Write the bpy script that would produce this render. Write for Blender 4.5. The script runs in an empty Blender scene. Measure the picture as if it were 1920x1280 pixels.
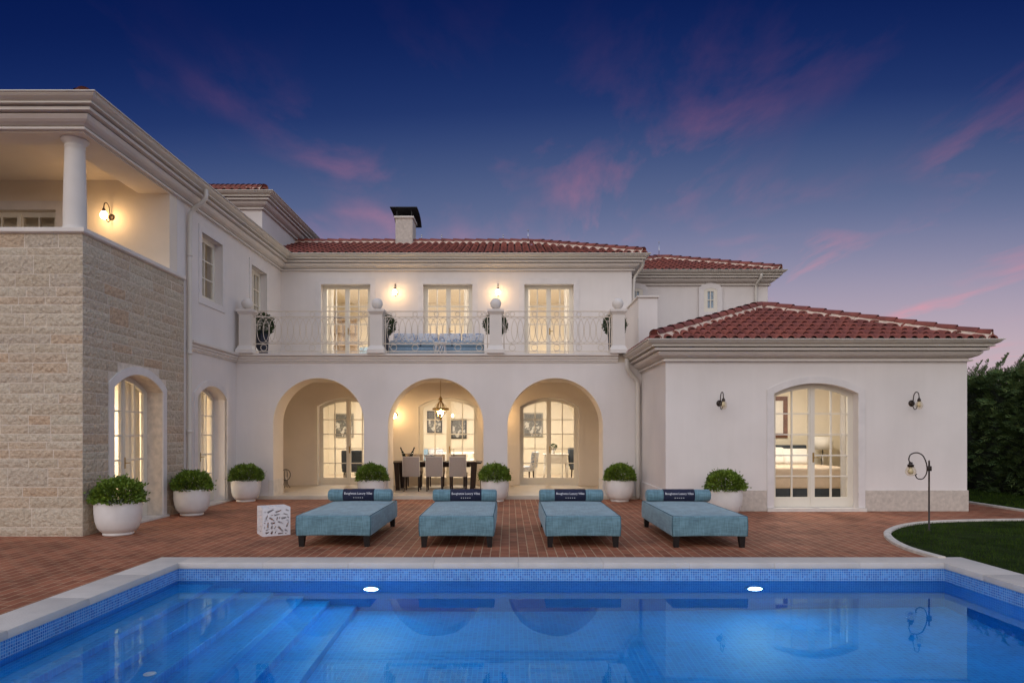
import bpy, math, random
from math import sin, cos, pi, radians, sqrt, atan2
from mathutils import Vector, Matrix, noise as mnoise
from mathutils.geometry import tessellate_polygon
random.seed(7)
scene = bpy.context.scene
COL = scene.collection

# ------------------------------------------------------------------ camera, sky, sun, exposure
cam = bpy.data.cameras.new('camera'); camo = bpy.data.objects.new('camera', cam); COL.objects.link(camo)
camo.location = (0, 0, 1.6); camo.rotation_euler = (radians(90), 0, 0)
cam.sensor_fit = 'HORIZONTAL'; cam.sensor_width = 36; cam.lens = 24
cam.shift_x = 5/1920; cam.shift_y = 171/1920
cam.clip_start = .05; cam.clip_end = 2000
scene.camera = camo
scene.view_settings.view_transform = 'Standard'; scene.view_settings.look = 'None'
scene.view_settings.exposure = 0.0; scene.view_settings.gamma = 1
scene.render.engine = 'CYCLES'
scene.cycles.use_denoising = True
scene.cycles.max_bounces = 10; scene.cycles.diffuse_bounces = 4; scene.cycles.glossy_bounces = 4
scene.cycles.transparent_max_bounces = 16; scene.cycles.transmission_bounces = 8
scene.cycles.sample_clamp_indirect = 6; scene.cycles.blur_glossy = .5

world = bpy.data.worlds.new('World'); scene.world = world; world.use_nodes = True
def sky_nodes():
    nt = world.node_tree; N = nt.nodes; L = nt.links
    for n in list(N): N.remove(n)
    out = N.new('ShaderNodeOutputWorld'); bg = N.new('ShaderNodeBackground'); L.new(bg.outputs[0], out.inputs[0])
    tc = N.new('ShaderNodeTexCoord'); sep = N.new('ShaderNodeSeparateXYZ'); L.new(tc.outputs['Generated'], sep.inputs[0])
    def math_(op, a, b=None, c=None):
        m = N.new('ShaderNodeMath'); m.operation = op
        for i, x in enumerate((a, b, c)):
            if x is None: continue
            if isinstance(x, (int, float)): m.inputs[i].default_value = x
            else: L.new(x, m.inputs[i])
        return m.outputs[0]
    def ramp(fac, stops, interp='LINEAR'):
        r = N.new('ShaderNodeValToRGB'); r.color_ramp.interpolation = interp
        e = r.color_ramp.elements
        while len(e) < len(stops): e.new(.5)
        for i, (p, c) in enumerate(stops): e[i].position = p; e[i].color = (*c, 1)
        L.new(fac, r.inputs[0]); return r.outputs[0]
    def mix(f, a, b, mode='MIX'):
        m = N.new('ShaderNodeMix'); m.data_type = 'RGBA'; m.blend_type = mode
        for i, x in ((0, f), (6, a), (7, b)):
            if isinstance(x, (int, float)): m.inputs[i].default_value = x
            elif isinstance(x, tuple): m.inputs[i].default_value = (*x, 1)
            else: L.new(x, m.inputs[i])
        return m.outputs[2]
    x, y, z = sep.outputs
    # the eastern sky in front of the house: navy overhead, lavender to pink at the horizon, paler to the right
    el = math_('DIVIDE', z, math_('SQRT', math_('ADD', math_('ADD', math_('MULTIPLY', z, z), math_('MULTIPLY', y, y)), .002)))
    zz = math_('SUBTRACT', el, math_('MULTIPLY', x, .045))
    front = ramp(zz, SKY_FRONT, 'B_SPLINE')
    front = mix(ramp(x, [(.62, (0, 0, 0)), (.95, (1, 1, 1))]), front, (.52, .64, .86))     # brighter blue added right of the frame, unseen, to light the left wing
    # the afterglow of the sunset, behind the photographer and to the left
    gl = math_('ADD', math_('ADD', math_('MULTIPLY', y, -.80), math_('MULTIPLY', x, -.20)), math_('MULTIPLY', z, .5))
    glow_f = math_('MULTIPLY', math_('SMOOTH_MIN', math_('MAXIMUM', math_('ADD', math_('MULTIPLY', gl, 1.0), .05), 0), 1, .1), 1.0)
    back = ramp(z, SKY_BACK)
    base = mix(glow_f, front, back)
    # wisps of cloud lit pink, a flat layer combed towards the horizon
    zc = math_('MAXIMUM', math_('ADD', z, .05), .03)
    px = math_('DIVIDE', x, zc); py = math_('DIVIDE', y, zc)
    comb = N.new('ShaderNodeCombineXYZ'); L.new(px, comb.inputs[0]); L.new(py, comb.inputs[1])
    def noise(scale, detail, rough, dist, vec, sc, rot, loc):
        mp = N.new('ShaderNodeMapping'); mp.inputs['Rotation'].default_value = (0, 0, radians(rot)); mp.inputs['Scale'].default_value = sc; mp.inputs['Location'].default_value = loc
        L.new(vec, mp.inputs[0])
        n = N.new('ShaderNodeTexNoise'); n.inputs['Scale'].default_value = scale; n.inputs['Detail'].default_value = detail
        n.inputs['Roughness'].default_value = rough; n.inputs['Distortion'].default_value = dist; L.new(mp.outputs[0], n.inputs['Vector']); return n.outputs['Fac']
    n1 = noise(1.0, 9, .60, .35, comb.outputs[0], (2.0, .85, 1), CLOUD_ROT, CLOUD_LOC); n2 = noise(1.2, 3, .5, .2, comb.outputs[0], (1, .6, 1), CLOUD_ROT, CLOUD_LOC2)
    cl = math_('MULTIPLY', ramp(n1, [(.50, (0, 0, 0)), (.71, (1, 1, 1))]), ramp(n2, [(.40, (0, 0, 0)), (.58, (1, 1, 1))]))
    cl = math_('MULTIPLY', cl, ramp(el, [(.0, (1,)*3), (.2, (1,)*3), (.34, (.8,)*3), (.45, (.4,)*3), (.55, (.12,)*3)]))
    ccol = ramp(el, [(0, (.76, .44, .46)), (.2, (.64, .31, .39)), (.32, (.44, .185, .29)), (.42, (.25, .095, .19)), (.55, (.07, .032, .10))])
    mask = math_('MULTIPLY', cl, math_('SUBTRACT', 1, glow_f))
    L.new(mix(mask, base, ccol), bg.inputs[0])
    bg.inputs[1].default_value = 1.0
CLOUD_LOC = (-15.0, 17.1, 0); CLOUD_LOC2 = (-1.9, 2.1, 0); CLOUD_ROT = 5
SKY_FRONT = [(0, (.62, .47, .50)), (.11, (.51, .405, .47)), (.19, (.335, .305, .42)), (.26, (.17, .193, .335)), (.31, (.105, .14, .272)), (.37, (.050, .084, .212)), (.43, (.012, .034, .150)), (.53, (.0018, .0098, .082)), (.66, (.0012, .007, .06))]
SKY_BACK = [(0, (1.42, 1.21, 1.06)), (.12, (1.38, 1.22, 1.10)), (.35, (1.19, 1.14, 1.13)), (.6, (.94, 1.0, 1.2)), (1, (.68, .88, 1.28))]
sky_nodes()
sun = bpy.data.lights.new('sun', 'SUN'); suno = bpy.data.objects.new('sun', sun); COL.objects.link(suno)
sun.energy = .5; sun.angle = radians(60); sun.color = (1, .9, .82)
sd = Vector((.45, .76, -.45)).normalized()          # the afterglow: from behind the photographer, low and to the left
suno.rotation_euler = sd.to_track_quat('-Z', 'Y').to_euler(); suno.location = (-20, -40, 20)

# ------------------------------------------------------------------ materials
def mat(name, col, rough=.6, var=0, vscale=3, bump=0, bscale=40, metal=0, spec=.5, island=None, col2=None, detail=4):
    m = bpy.data.materials.new(name); m.use_nodes = True
    nt = m.node_tree; N = nt.nodes; L = nt.links; b = N['Principled BSDF']
    b.inputs['Base Color'].default_value = (*col, 1); b.inputs['Roughness'].default_value = rough
    b.inputs['Metallic'].default_value = metal; b.inputs['Specular IOR Level'].default_value = spec
    tc = N.new('ShaderNodeTexCoord')
    last = None
    if island:
        g = N.new('ShaderNodeNewGeometry'); r = N.new('ShaderNodeValToRGB'); e = r.color_ramp.elements
        while len(e) < len(island): e.new(.5)
        for i, c in enumerate(island): e[i].position = i/(len(island)-1); e[i].color = (*c, 1)
        L.new(g.outputs['Random Per Island'], r.inputs[0]); last = r.outputs[0]
    if var or col2:
        n = N.new('ShaderNodeTexNoise'); n.inputs['Scale'].default_value = vscale; n.inputs['Detail'].default_value = detail
        L.new(tc.outputs['Object'], n.inputs['Vector'])
        rr = N.new('ShaderNodeValToRGB')
        rr.color_ramp.elements[0].position = .3; rr.color_ramp.elements[1].position = .7
        a = tuple(c*(1-var) for c in col); bb = col2 or tuple(min(1, c*(1+var)) for c in col)
        if island: a = (1-var,)*3; bb = (1+var,)*3
        rr.color_ramp.elements[0].color = (*a, 1); rr.color_ramp.elements[1].color = (*bb, 1)
        L.new(n.outputs['Fac'], rr.inputs[0])
        if island:
            mx = N.new('ShaderNodeMix'); mx.data_type = 'RGBA'; mx.blend_type = 'MULTIPLY'; mx.inputs[0].default_value = 1
            L.new(last, mx.inputs[6]); L.new(rr.outputs[0], mx.inputs[7]); last = mx.outputs[2]
        else: last = rr.outputs[0]
    if last is not None: L.new(last, b.inputs['Base Color'])
    if bump:
        n2 = N.new('ShaderNodeTexNoise'); n2.inputs['Scale'].default_value = bscale; n2.inputs['Detail'].default_value = 6
        L.new(tc.outputs['Object'], n2.inputs['Vector'])
        bp = N.new('ShaderNodeBump'); bp.inputs['Strength'].default_value = bump; bp.inputs['Distance'].default_value = .02
        L.new(n2.outputs['Fac'], bp.inputs['Height']); L.new(bp.outputs[0], b.inputs['Normal'])
    return m
def emit(name, col, strength):
    m = bpy.data.materials.new(name); m.use_nodes = True; N = m.node_tree.nodes; b = N['Principled BSDF']
    b.inputs['Base Color'].default_value = (*col, 1); b.inputs['Emission Color'].default_value = (*col, 1); b.inputs['Emission Strength'].default_value = strength
    return m
def pane_mat(name, tint=(1, 1, 1), refl=1.0):
    m = bpy.data.materials.new(name); m.use_nodes = True; nt = m.node_tree; N = nt.nodes; L = nt.links
    N.remove(N['Principled BSDF']); out = N['Material Output']
    t = N.new('ShaderNodeBsdfTransparent'); t.inputs[0].default_value = (*tint, 1)
    g = N.new('ShaderNodeBsdfGlossy'); g.inputs['Roughness'].default_value = .02
    lw = N.new('ShaderNodeLayerWeight'); lw.inputs[0].default_value = .5
    pw = N.new('ShaderNodeMath'); pw.operation = 'POWER'; pw.inputs[1].default_value = 5; L.new(lw.outputs['Facing'], pw.inputs[0])
    mt = N.new('ShaderNodeMath'); mt.operation = 'MULTIPLY_ADD'; mt.inputs[1].default_value = .9*refl; mt.inputs[2].default_value = .035*refl; L.new(pw.outputs[0], mt.inputs[0])
    mx = N.new('ShaderNodeMixShader'); L.new(mt.outputs[0], mx.inputs[0]); L.new(t.outputs[0], mx.inputs[1]); L.new(g.outputs[0], mx.inputs[2]); L.new(mx.outputs[0], out.inputs[0])
    return m
def brick_mat(name, c1, c2, mortar, bw, rh, msize, axes, rough=.6, bump=.3, offset=.5, var=.25, rot=0, stain=0, spec=.5):
    """axes: which object axes feed the brick texture's x and y"""
    m = bpy.data.materials.new(name); m.use_nodes = True; nt = m.node_tree; N = nt.nodes; L = nt.links; b = N['Principled BSDF']
    b.inputs['Roughness'].default_value = rough; b.inputs['Specular IOR Level'].default_value = spec
    tc = N.new('ShaderNodeTexCoord'); sp = N.new('ShaderNodeSeparateXYZ'); cb = N.new('ShaderNodeCombineXYZ'); L.new(tc.outputs['Object'], sp.inputs[0])
    if axes == 'WALL':      # any vertical wall: x+y along, z up
        ad = N.new('ShaderNodeMath'); ad.operation = 'ADD'; L.new(sp.outputs[0], ad.inputs[0]); L.new(sp.outputs[1], ad.inputs[1]); L.new(ad.outputs[0], cb.inputs[0]); L.new(sp.outputs[2], cb.inputs[1])
    else:
        L.new(sp.outputs[axes[0]], cb.inputs[0]); L.new(sp.outputs[axes[1]], cb.inputs[1])
    t = N.new('ShaderNodeTexBrick'); t.offset = offset; t.inputs['Scale'].default_value = 1
    t.inputs['Color1'].default_value = (*c1, 1); t.inputs['Color2'].default_value = (*c2, 1); t.inputs['Mortar'].default_value = (*mortar, 1)
    t.inputs['Mortar Size'].default_value = msize; t.inputs['Brick Width'].default_value = bw; t.inputs['Row Height'].default_value = rh; t.inputs['Mortar Smooth'].default_value = .3
    L.new(cb.outputs[0], t.inputs['Vector'])
    n = N.new('ShaderNodeTexNoise'); n.inputs['Scale'].default_value = 1.3; n.inputs['Detail'].default_value = 7; n.inputs['Roughness'].default_value = .65; L.new(tc.outputs['Object'], n.inputs['Vector'])
    r = N.new('ShaderNodeValToRGB'); r.color_ramp.elements[0].position = .3; r.color_ramp.elements[1].position = .7
    r.color_ramp.elements[0].color = ((1-var),)*3 + (1,); r.color_ramp.elements[1].color = ((1+var),)*3 + (1,); L.new(n.outputs['Fac'], r.inputs[0])
    mx = N.new('ShaderNodeMix'); mx.data_type = 'RGBA'; mx.blend_type = 'MULTIPLY'; mx.inputs[0].default_value = 1
    L.new(t.outputs['Color'], mx.inputs[6]); L.new(r.outputs[0], mx.inputs[7]); L.new(mx.outputs[2], b.inputs['Base Color'])
    iv = N.new('ShaderNodeMath'); iv.operation = 'SUBTRACT'; iv.inputs[0].default_value = 1; L.new(t.outputs['Fac'], iv.inputs[1])
    n3 = N.new('ShaderNodeTexNoise'); n3.inputs['Scale'].default_value = 60; n3.inputs['Detail'].default_value = 4; L.new(tc.outputs['Object'], n3.inputs['Vector'])
    ma = N.new('ShaderNodeMath'); ma.operation = 'MULTIPLY_ADD'; ma.inputs[1].default_value = .5; L.new(n3.outputs['Fac'], ma.inputs[0]); L.new(iv.outputs[0], ma.inputs[2])
    bp = N.new('ShaderNodeBump'); bp.inputs['Strength'].default_value = bump; bp.inputs['Distance'].default_value = .006
    L.new(ma.outputs[0], bp.inputs['Height']); L.new(bp.outputs[0], b.inputs['Normal'])
    return m
M = {}
M['plaster'] = mat('white plaster', (.715, .668, .640), .85, .05, .9, .12, 90, detail=8)
M['plaster_in'] = mat('cream interior paint', (.78, .70, .56), .8, .03, 1)
def streaks(m, amt):      # faint rain streaks and patches of an old coat of paint
    nt = m.node_tree; N = nt.nodes; L = nt.links; b = N['Principled BSDF']; tc = [n for n in N if n.type == 'TEX_COORD'][0]; src = b.inputs['Base Color'].links[0].from_socket
    for sc_, d_, a_ in (((2.6, 2.6, .22), 6, amt), ((.35, .35, .35), 5, amt*.8)):
        mp = N.new('ShaderNodeMapping'); mp.inputs['Scale'].default_value = sc_; L.new(tc.outputs['Object'], mp.inputs[0])
        n = N.new('ShaderNodeTexNoise'); n.inputs['Scale'].default_value = 1.6; n.inputs['Detail'].default_value = d_; n.inputs['Roughness'].default_value = .65; L.new(mp.outputs[0], n.inputs['Vector'])
        r = N.new('ShaderNodeValToRGB'); r.color_ramp.elements[0].position = .32; r.color_ramp.elements[1].position = .62
        r.color_ramp.elements[0].color = (1-a_, 1-a_*1.05, 1-a_*1.15, 1); r.color_ramp.elements[1].color = (1, 1, 1, 1); L.new(n.outputs['Fac'], r.inputs[0])
        mx = N.new('ShaderNodeMix'); mx.data_type = 'RGBA'; mx.blend_type = 'MULTIPLY'; mx.inputs[0].default_value = 1
        L.new(src, mx.inputs[6]); L.new(r.outputs[0], mx.inputs[7]); src = mx.outputs[2]
    L.new(src, b.inputs['Base Color'])
streaks(M['plaster'], .03)
M['porch_plaster'] = mat('warm porch plaster', (.75, .665, .56), .85, .05, 1.2, .1, 60)
M['trim'] = mat('pale trim paint', (.66, .61, .56), .6, .05, 2, .05, 60)
M['gutter'] = mat('cream gutter metal', (.60, .56, .50), .4, .04, 2)
M['stone_trim'] = mat('limestone trim', (.66, .61, .55), .7, .10, 6, .25, 45)
M['surround'] = mat('smooth stone surround', (.68, .64, .62), .7, .05, 5, .1, 60)
M['plinth'] = mat('mottled plinth stone', (.52, .46, .40), .75, .14, 14, .4, 50, detail=8)
M['stone'] = mat('rock faced limestone', (.5, .4, .3),   .9, .16, 24, 1.0, 17, spec=.2, detail=8,
                 island=[(.50, .425, .325), (.485, .40, .30), (.52, .455, .355), (.49, .385, .285), (.545, .48, .38), (.50, .365, .25), (.51, .43, .33), (.475, .40, .315)])
[n for n in M['stone'].node_tree.nodes if n.type == 'BUMP'][0].inputs['Distance'].default_value = .05
M['mortar'] = mat('pale mortar', (.66, .575, .48), .95, .15, 10, .4, 60)
M['roof_tile'] = mat('terracotta barrel tile', (.25, .07, .05), .75, .25, 5, .25, 40, island=[(.21, .053, .038), (.25, .066, .044), (.175, .046, .036), (.225, .062, .047), (.195, .05, .034)])
M['roof_mortar'] = mat('ridge mortar', (.66, .52, .42), .9, .15, 8, .3, 40)
M['roof_pan'] = mat('terracotta channel', (.14, .045, .033), .85, .2, 8)
M['door'] = mat('cream door paint', (.72, .67, .57), .45, .03, 3)
M['pane'] = pane_mat('window glass')
M['dark_metal'] = mat('dark bronze metal', (.05, .038, .032), .45, .2, 20, metal=.7)
M['black_metal'] = mat('black sheet metal', (.025, .025, .028), .5, .2, 6, metal=.3)
M['brass'] = mat('aged brass', (.42, .28, .10), .35, .15, 20, metal=.9)
M['iron'] = mat('cream painted iron', (.62, .54, .45), .5, .08, 20)
M['bulb_lit'] = emit('lit lamp glass', (1, .62, .27), 62)
M['bulb_lantern'] = emit('lit lantern bulb', (1, .75, .46), 1500)
M['bulb_off'] = mat('frosted lamp glass', (.62, .54, .36), .12, .25, 30)
M['clear'] = pane_mat('clear lamp glass', (.97, .93, .85))
M['brick'] = brick_mat('brick paving', (.335, .120, .064), (.225, .076, .041), (.44, .28, .17), .27, .125, .007, (1, 0), rough=.7, bump=.5, var=.32, spec=.18)
M['coping'] = mat('pool coping stone', (.56, .505, .455), .7, .07, 4, .25, 60, detail=8)
M['kerb'] = mat('kerb stone', (.55, .50, .44), .8, .15, 8, .3, 40)
M['soil'] = mat('lawn soil', (.018, .028, .008), .95, .4, 3, spec=.03)
M['grass'] = mat('grass blades', (.05, .08, .02), .9, .35, 1.5, spec=.05, island=[(.020, .045, .006), (.032, .062, .008), (.050, .075, .012), (.026, .052, .007)])
M['tile_band'] = brick_mat('waterline mosaic', (.055, .26, .62), (.015, .11, .42), (.26, .42, .66), .027, .027, .0035, 'WALL', rough=.2, bump=.2, offset=0, var=.15)
M['tile_wall'] = brick_mat('pool wall mosaic', (.002, .22, .66), (.001, .16, .56), (.012, .28, .66), .027, .027, .003, 'WALL', rough=.3, bump=.15, offset=0, var=.12)
M['tile_floor'] = brick_mat('pool floor mosaic', (.002, .32, .80), (.001, .25, .70), (.012, .38, .80), .05, .05, .005, (0, 1), rough=.4, bump=.1, offset=0, var=.15)
M['pot'] = mat('white glazed pot', (.70, .68, .66), .38, .06, 5, .06, 12)
M['pot_dark'] = mat('midnight blue pot', (.016, .020, .040), .3, .2, 6)
M['leaf'] = mat('shrub leaf', (.06, .11, .02), .5, .35, 7, spec=.35, island=[(.065, .115, .010), (.105, .17, .015), (.155, .225, .025), (.08, .135, .012)])
M['topiary'] = mat('box leaf', (.03, .055, .016), .55, .3, 7, spec=.3, island=[(.022, .042, .012), (.035, .065, .016), (.05, .08, .022)])
M['hedge'] = mat('cypress sprays', (.04, .07, .025), .75, .4, 1.4, spec=.2, island=[(.048, .088, .032), (.068, .118, .038), (.12, .17, .05), (.056, .10, .036), (.15, .195, .065)])
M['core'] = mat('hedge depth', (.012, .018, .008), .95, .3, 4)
M['bark'] = mat('bark', (.05, .036, .025), .9, .3, 12, .4, 30)
M['wood'] = mat('dark walnut', (.030, .016, .011), .5, .35, 9, spec=.25)
M['fabric_taupe'] = mat('taupe fabric', (.34, .29, .265), .9, .08, 60, .2, 250)
M['linen'] = mat('white linen', (.74, .70, .64), .9, .05, 6, .15, 25)
M['cream_fabric'] = mat('cream fabric', (.62, .50, .38), .9, .06, 8, .15, 25)
M['navy'] = mat('navy fabric', (.012, .015, .045), .85, .2, 40, .2, 200)
M['letter'] = mat('white printed letters', (.72, .72, .76), .7, .02, 5)
M['white_lacquer'] = mat('white lacquer', (.74, .73, .76), .35, .03, 8)
M['blue_cushion'] = mat('pale blue fabric', (.22, .32, .42), .9, .15, 30, .2, 120)
M['navy_chair'] = mat('charcoal blue velvet', (.035, .045, .06), .7, .2, 10)
M['picture_frame'] = mat('silver grey frame', (.26, .24, .20), .5, .3, 14)
M['brown_frame'] = mat('brown wood frame', (.14, .05, .025), .5, .3, 10)
M['chrome'] = mat('polished steel', (.6, .6, .6), .15, .05, 4, metal=1)
M['green_glass'] = mat('dark green bottle glass', (.012, .022, .012), .12, .1, 3)
M['porcelain'] = mat('white porcelain', (.75, .74, .72), .2, .03, 4)
M['floor_in'] = mat('pale stone floor', (.55, .45, .34), .35, .1, 2)
M['porch_floor'] = mat('honed limestone paving', (.58, .50, .40), .45, .1, 3, .05, 30)
M['lens'] = emit('lit pool lamp', (.55, .85, 1.0), 10)
M['lens_core'] = emit('lit pool lamp core', (.34, .80, 1.0), 950)
M['downlight'] = emit('lit downlight', (1, .74, .44), 9)

def woven(name, c):          # blue woven upholstery: fine crossed threads with slub
    m = mat(name, c, .88, .04, 9); nt = m.node_tree; N = nt.nodes; L = nt.links; b = N['Principled BSDF']
    tc = [n for n in N if n.type == 'TEX_COORD'][0]; src = b.inputs['Base Color'].links[0].from_socket
    mxs = src
    for sc_ in ((170, 14, 20), (14, 170, 20), (20, 14, 170)):
        mp = N.new('ShaderNodeMapping'); mp.inputs['Scale'].default_value = sc_; L.new(tc.outputs['Object'], mp.inputs[0])
        n = N.new('ShaderNodeTexNoise'); n.inputs['Scale'].default_value = .35; n.inputs['Detail'].default_value = 2; L.new(mp.outputs[0], n.inputs['Vector'])
        r = N.new('ShaderNodeValToRGB'); r.color_ramp.elements[0].position = .35; r.color_ramp.elements[1].position = .65
        r.color_ramp.elements[0].color = (.85, .86, .86, 1); r.color_ramp.elements[1].color = (1.15, 1.14, 1.14, 1); L.new(n.outputs['Fac'], r.inputs[0])
        mx = N.new('ShaderNodeMix'); mx.data_type = 'RGBA'; mx.blend_type = 'MULTIPLY'; mx.inputs[0].default_value = 1
        L.new(mxs, mx.inputs[6]); L.new(r.outputs[0], mx.inputs[7]); mxs = mx.outputs[2]
    L.new(mxs, b.inputs['Base Color']); b.inputs['Sheen Weight'].default_value = .3; b.inputs['Sheen Roughness'].default_value = .45; b.inputs['Sheen Tint'].default_value = (.75, .88, 1, 1); return m
M['daybed'] = woven('blue woven upholstery', (.118, .222, .268))
M['dark_leg'] = mat('ebony stained leg', (.010, .007, .007), .5, .2, 12, spec=.3)
M['piping'] = mat('dark blue piping', (.045, .10, .13), .85, .05, 10)
def checker_pattern(name, a, b_, scale, thr=.5):
    m = mat(name, a, .85, 0); nt = m.node_tree; N = nt.nodes; L = nt.links; b = N['Principled BSDF']
    tc = N.new('ShaderNodeTexCoord'); v = N.new('ShaderNodeTexNoise'); v.inputs['Scale'].default_value = scale; v.inputs['Detail'].default_value = 2; v.inputs['Distortion'].default_value = 1.5
    L.new(tc.outputs['Object'], v.inputs['Vector']); r = N.new('ShaderNodeValToRGB'); r.color_ramp.elements[0].position = thr-.03; r.color_ramp.elements[1].position = thr+.03
    r.color_ramp.elements[0].color = (*a, 1); r.color_ramp.elements[1].color = (*b_, 1); L.new(v.outputs['Fac'], r.inputs[0]); L.new(r.outputs[0], b.inputs['Base Color']); return m
M['patterned'] = checker_pattern('blue and white print', (.60, .59, .60), (.24, .30, .42), 9, .56)
M['photo'] = checker_pattern('grey abstract print', (.12, .12, .11), (.55, .52, .46), 4, .56)
def water_mat():
    m = bpy.data.materials.new('pool water'); m.use_nodes = True; nt = m.node_tree; N = nt.nodes; L = nt.links
    N.remove(N['Principled BSDF']); out = N['Material Output']
    g = N.new('ShaderNodeBsdfRefraction'); g.inputs['IOR'].default_value = 1.33; g.inputs['Roughness'].default_value = 0; g.inputs['Color'].default_value = (.94, .985, 1, 1)
    gs = N.new('ShaderNodeBsdfGlossy'); gs.inputs['Roughness'].default_value = .012; gs.inputs['Color'].default_value = (.50, .92, 1, 1)
    fr = N.new('ShaderNodeFresnel'); fr.inputs['IOR'].default_value = 1.33; k = N.new('ShaderNodeMath'); k.operation = 'MULTIPLY'; k.inputs[1].default_value = .95; L.new(fr.outputs[0], k.inputs[0])
    mx = N.new('ShaderNodeMixShader'); L.new(k.outputs[0], mx.inputs[0]); L.new(g.outputs[0], mx.inputs[1]); L.new(gs.outputs[0], mx.inputs[2])
    tc = N.new('ShaderNodeTexCoord'); n = N.new('ShaderNodeTexNoise'); n.inputs['Scale'].default_value = 2.2; n.inputs['Detail'].default_value = 2; L.new(tc.outputs['Object'], n.inputs['Vector'])
    bp = N.new('ShaderNodeBump'); bp.inputs['Strength'].default_value = .016; bp.inputs['Distance'].default_value = .03
    L.new(n.outputs['Fac'], bp.inputs['Height'])
    for q in (g, gs, fr): L.new(bp.outputs[0], q.inputs['Normal'])
    L.new(mx.outputs[0], out.inputs[0]); return m
M['water'] = water_mat()

# ------------------------------------------------------------------ mesh helpers
class MB:
    def __init__(s): s.v = []; s.f = []; s.s = []
    def add(s, vs, fs, smooth=False, X=None):
        o = len(s.v)
        s.v += [tuple(X @ Vector(p)) for p in vs] if X is not None else [tuple(p) for p in vs]
        s.f += [tuple(i+o for i in f) for f in fs]; s.s += [smooth]*len(fs); return s
    def box(s, x0, y0, z0, x1, y1, z1, X=None):
        return s.add([(x0,y0,z0),(x1,y0,z0),(x1,y1,z0),(x0,y1,z0),(x0,y0,z1),(x1,y0,z1),(x1,y1,z1),(x0,y1,z1)],
                     [(0,3,2,1),(4,5,6,7),(0,1,5,4),(1,2,6,5),(2,3,7,6),(3,0,4,7)], False, X)
    def bbox(s, x0, y0, z0, x1, y1, z1, b=.01, X=None, smooth=True, seg=2):
        """rounded box"""
        import bmesh
        bm = bmesh.new(); bmesh.ops.create_cube(bm, size=1)
        for v in bm.verts: v.co = Vector(((x0+x1)/2+v.co.x*(x1-x0), (y0+y1)/2+v.co.y*(y1-y0), (z0+z1)/2+v.co.z*(z1-z0)))
        bmesh.ops.bevel(bm, geom=list(bm.edges), offset=b, segments=seg, affect='EDGES', profile=.5)
        bm.verts.index_update(); s.add([v.co.copy() for v in bm.verts], [tuple(v.index for v in f.verts) for f in bm.faces], smooth, X); bm.free(); return s
    def tube(s, pts, r, n=8, cap=True, smooth=True, X=None, closed=False):
        pts = [Vector(p) for p in pts]; K = len(pts); rs = r if isinstance(r, (list, tuple)) else [r]*K
        vs = []; up = Vector((0, 0, 1)); prev = None
        for i, p in enumerate(pts):
            a = pts[i-1] if (i or closed) else p; b = pts[(i+1) % K] if (i < K-1 or closed) else p
            t = (b-a).normalized()
            if prev is None:
                ref = up if abs(t.z) < .9 else Vector((1, 0, 0)); u = t.cross(ref).normalized()
            else: u = (prev-t*prev.dot(t)).normalized()
            prev = u; w = t.cross(u)
            vs += [p+(u*cos(2*pi*k/n)+w*sin(2*pi*k/n))*rs[i] for k in range(n)]
        fs = []
        for i in range(K if closed else K-1):
            j = (i+1) % K
            fs += [(i*n+k, i*n+(k+1) % n, j*n+(k+1) % n, j*n+k) for k in range(n)]
        if cap and not closed: fs += [tuple(range(n))[::-1], tuple(range((K-1)*n, K*n))]
        return s.add(vs, fs, smooth, X)
    def lathe(s, prof, n=24, c=(0, 0, 0), smooth=True, X=None):
        vs = []; K = len(prof)
        for r, z in prof: vs += [(c[0]+r*cos(2*pi*k/n), c[1]+r*sin(2*pi*k/n), c[2]+z) for k in range(n)]
        fs = [(i*n+k, i*n+(k+1) % n, (i+1)*n+(k+1) % n, (i+1)*n+k) for i in range(K-1) for k in range(n)]
        if prof[0][0] > 1e-6: fs.append(tuple(range(n))[::-1])
        if prof[-1][0] > 1e-6: fs.append(tuple(range((K-1)*n, K*n)))
        return s.add(vs, fs, smooth, X)
    def sphere(s, c, r, n=20, m=12, sz=1, X=None):
        return s.lathe([(r*sin(pi*i/m), -r*sz*cos(pi*i/m)) for i in range(m+1)], n, c, True, X)
    def fill(s, outline, holes, o, U, V, N, w0, w1, smooth=False):
        """a slab: 2D outline with holes, from depth w1 (back) to w0 (front) along N"""
        polys = [list(outline)]+[list(h) for h in holes]
        flat = [p for q in polys for p in q]; o, U, V, N = map(Vector, (o, U, V, N))
        tris = tessellate_polygon([[Vector((p[0], p[1], 0)) for p in q] for q in polys])
        P = lambda p, w: o+U*p[0]+V*p[1]+N*w
        n = len(flat); vs = [P(p, w0) for p in flat]+[P(p, w1) for p in flat]; fs = []
        flip = U.cross(V).dot(N) < 0
        for t in tris:
            a, b, c = t
            ar = (flat[b][0]-flat[a][0])*(flat[c][1]-flat[a][1])-(flat[b][1]-flat[a][1])*(flat[c][0]-flat[a][0])
            if abs(ar) < 1e-9: continue
            if (ar < 0) != flip: a, b, c = c, b, a
            fs += [(a, b, c), (c+n, b+n, a+n)]
        i0 = 0
        for qi, q in enumerate(polys):
            k = len(q); area = sum(q[i][0]*q[(i+1) % k][1]-q[(i+1) % k][0]*q[i][1] for i in range(k))
            for i in range(k):
                a, b = i0+i, i0+(i+1) % k
                f = (a, a+n, b+n, b)
                if ((area < 0) != (qi > 0)) != flip: f = f[::-1]
                fs.append(f)
            i0 += k
        return s.add(vs, fs, smooth)
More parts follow.
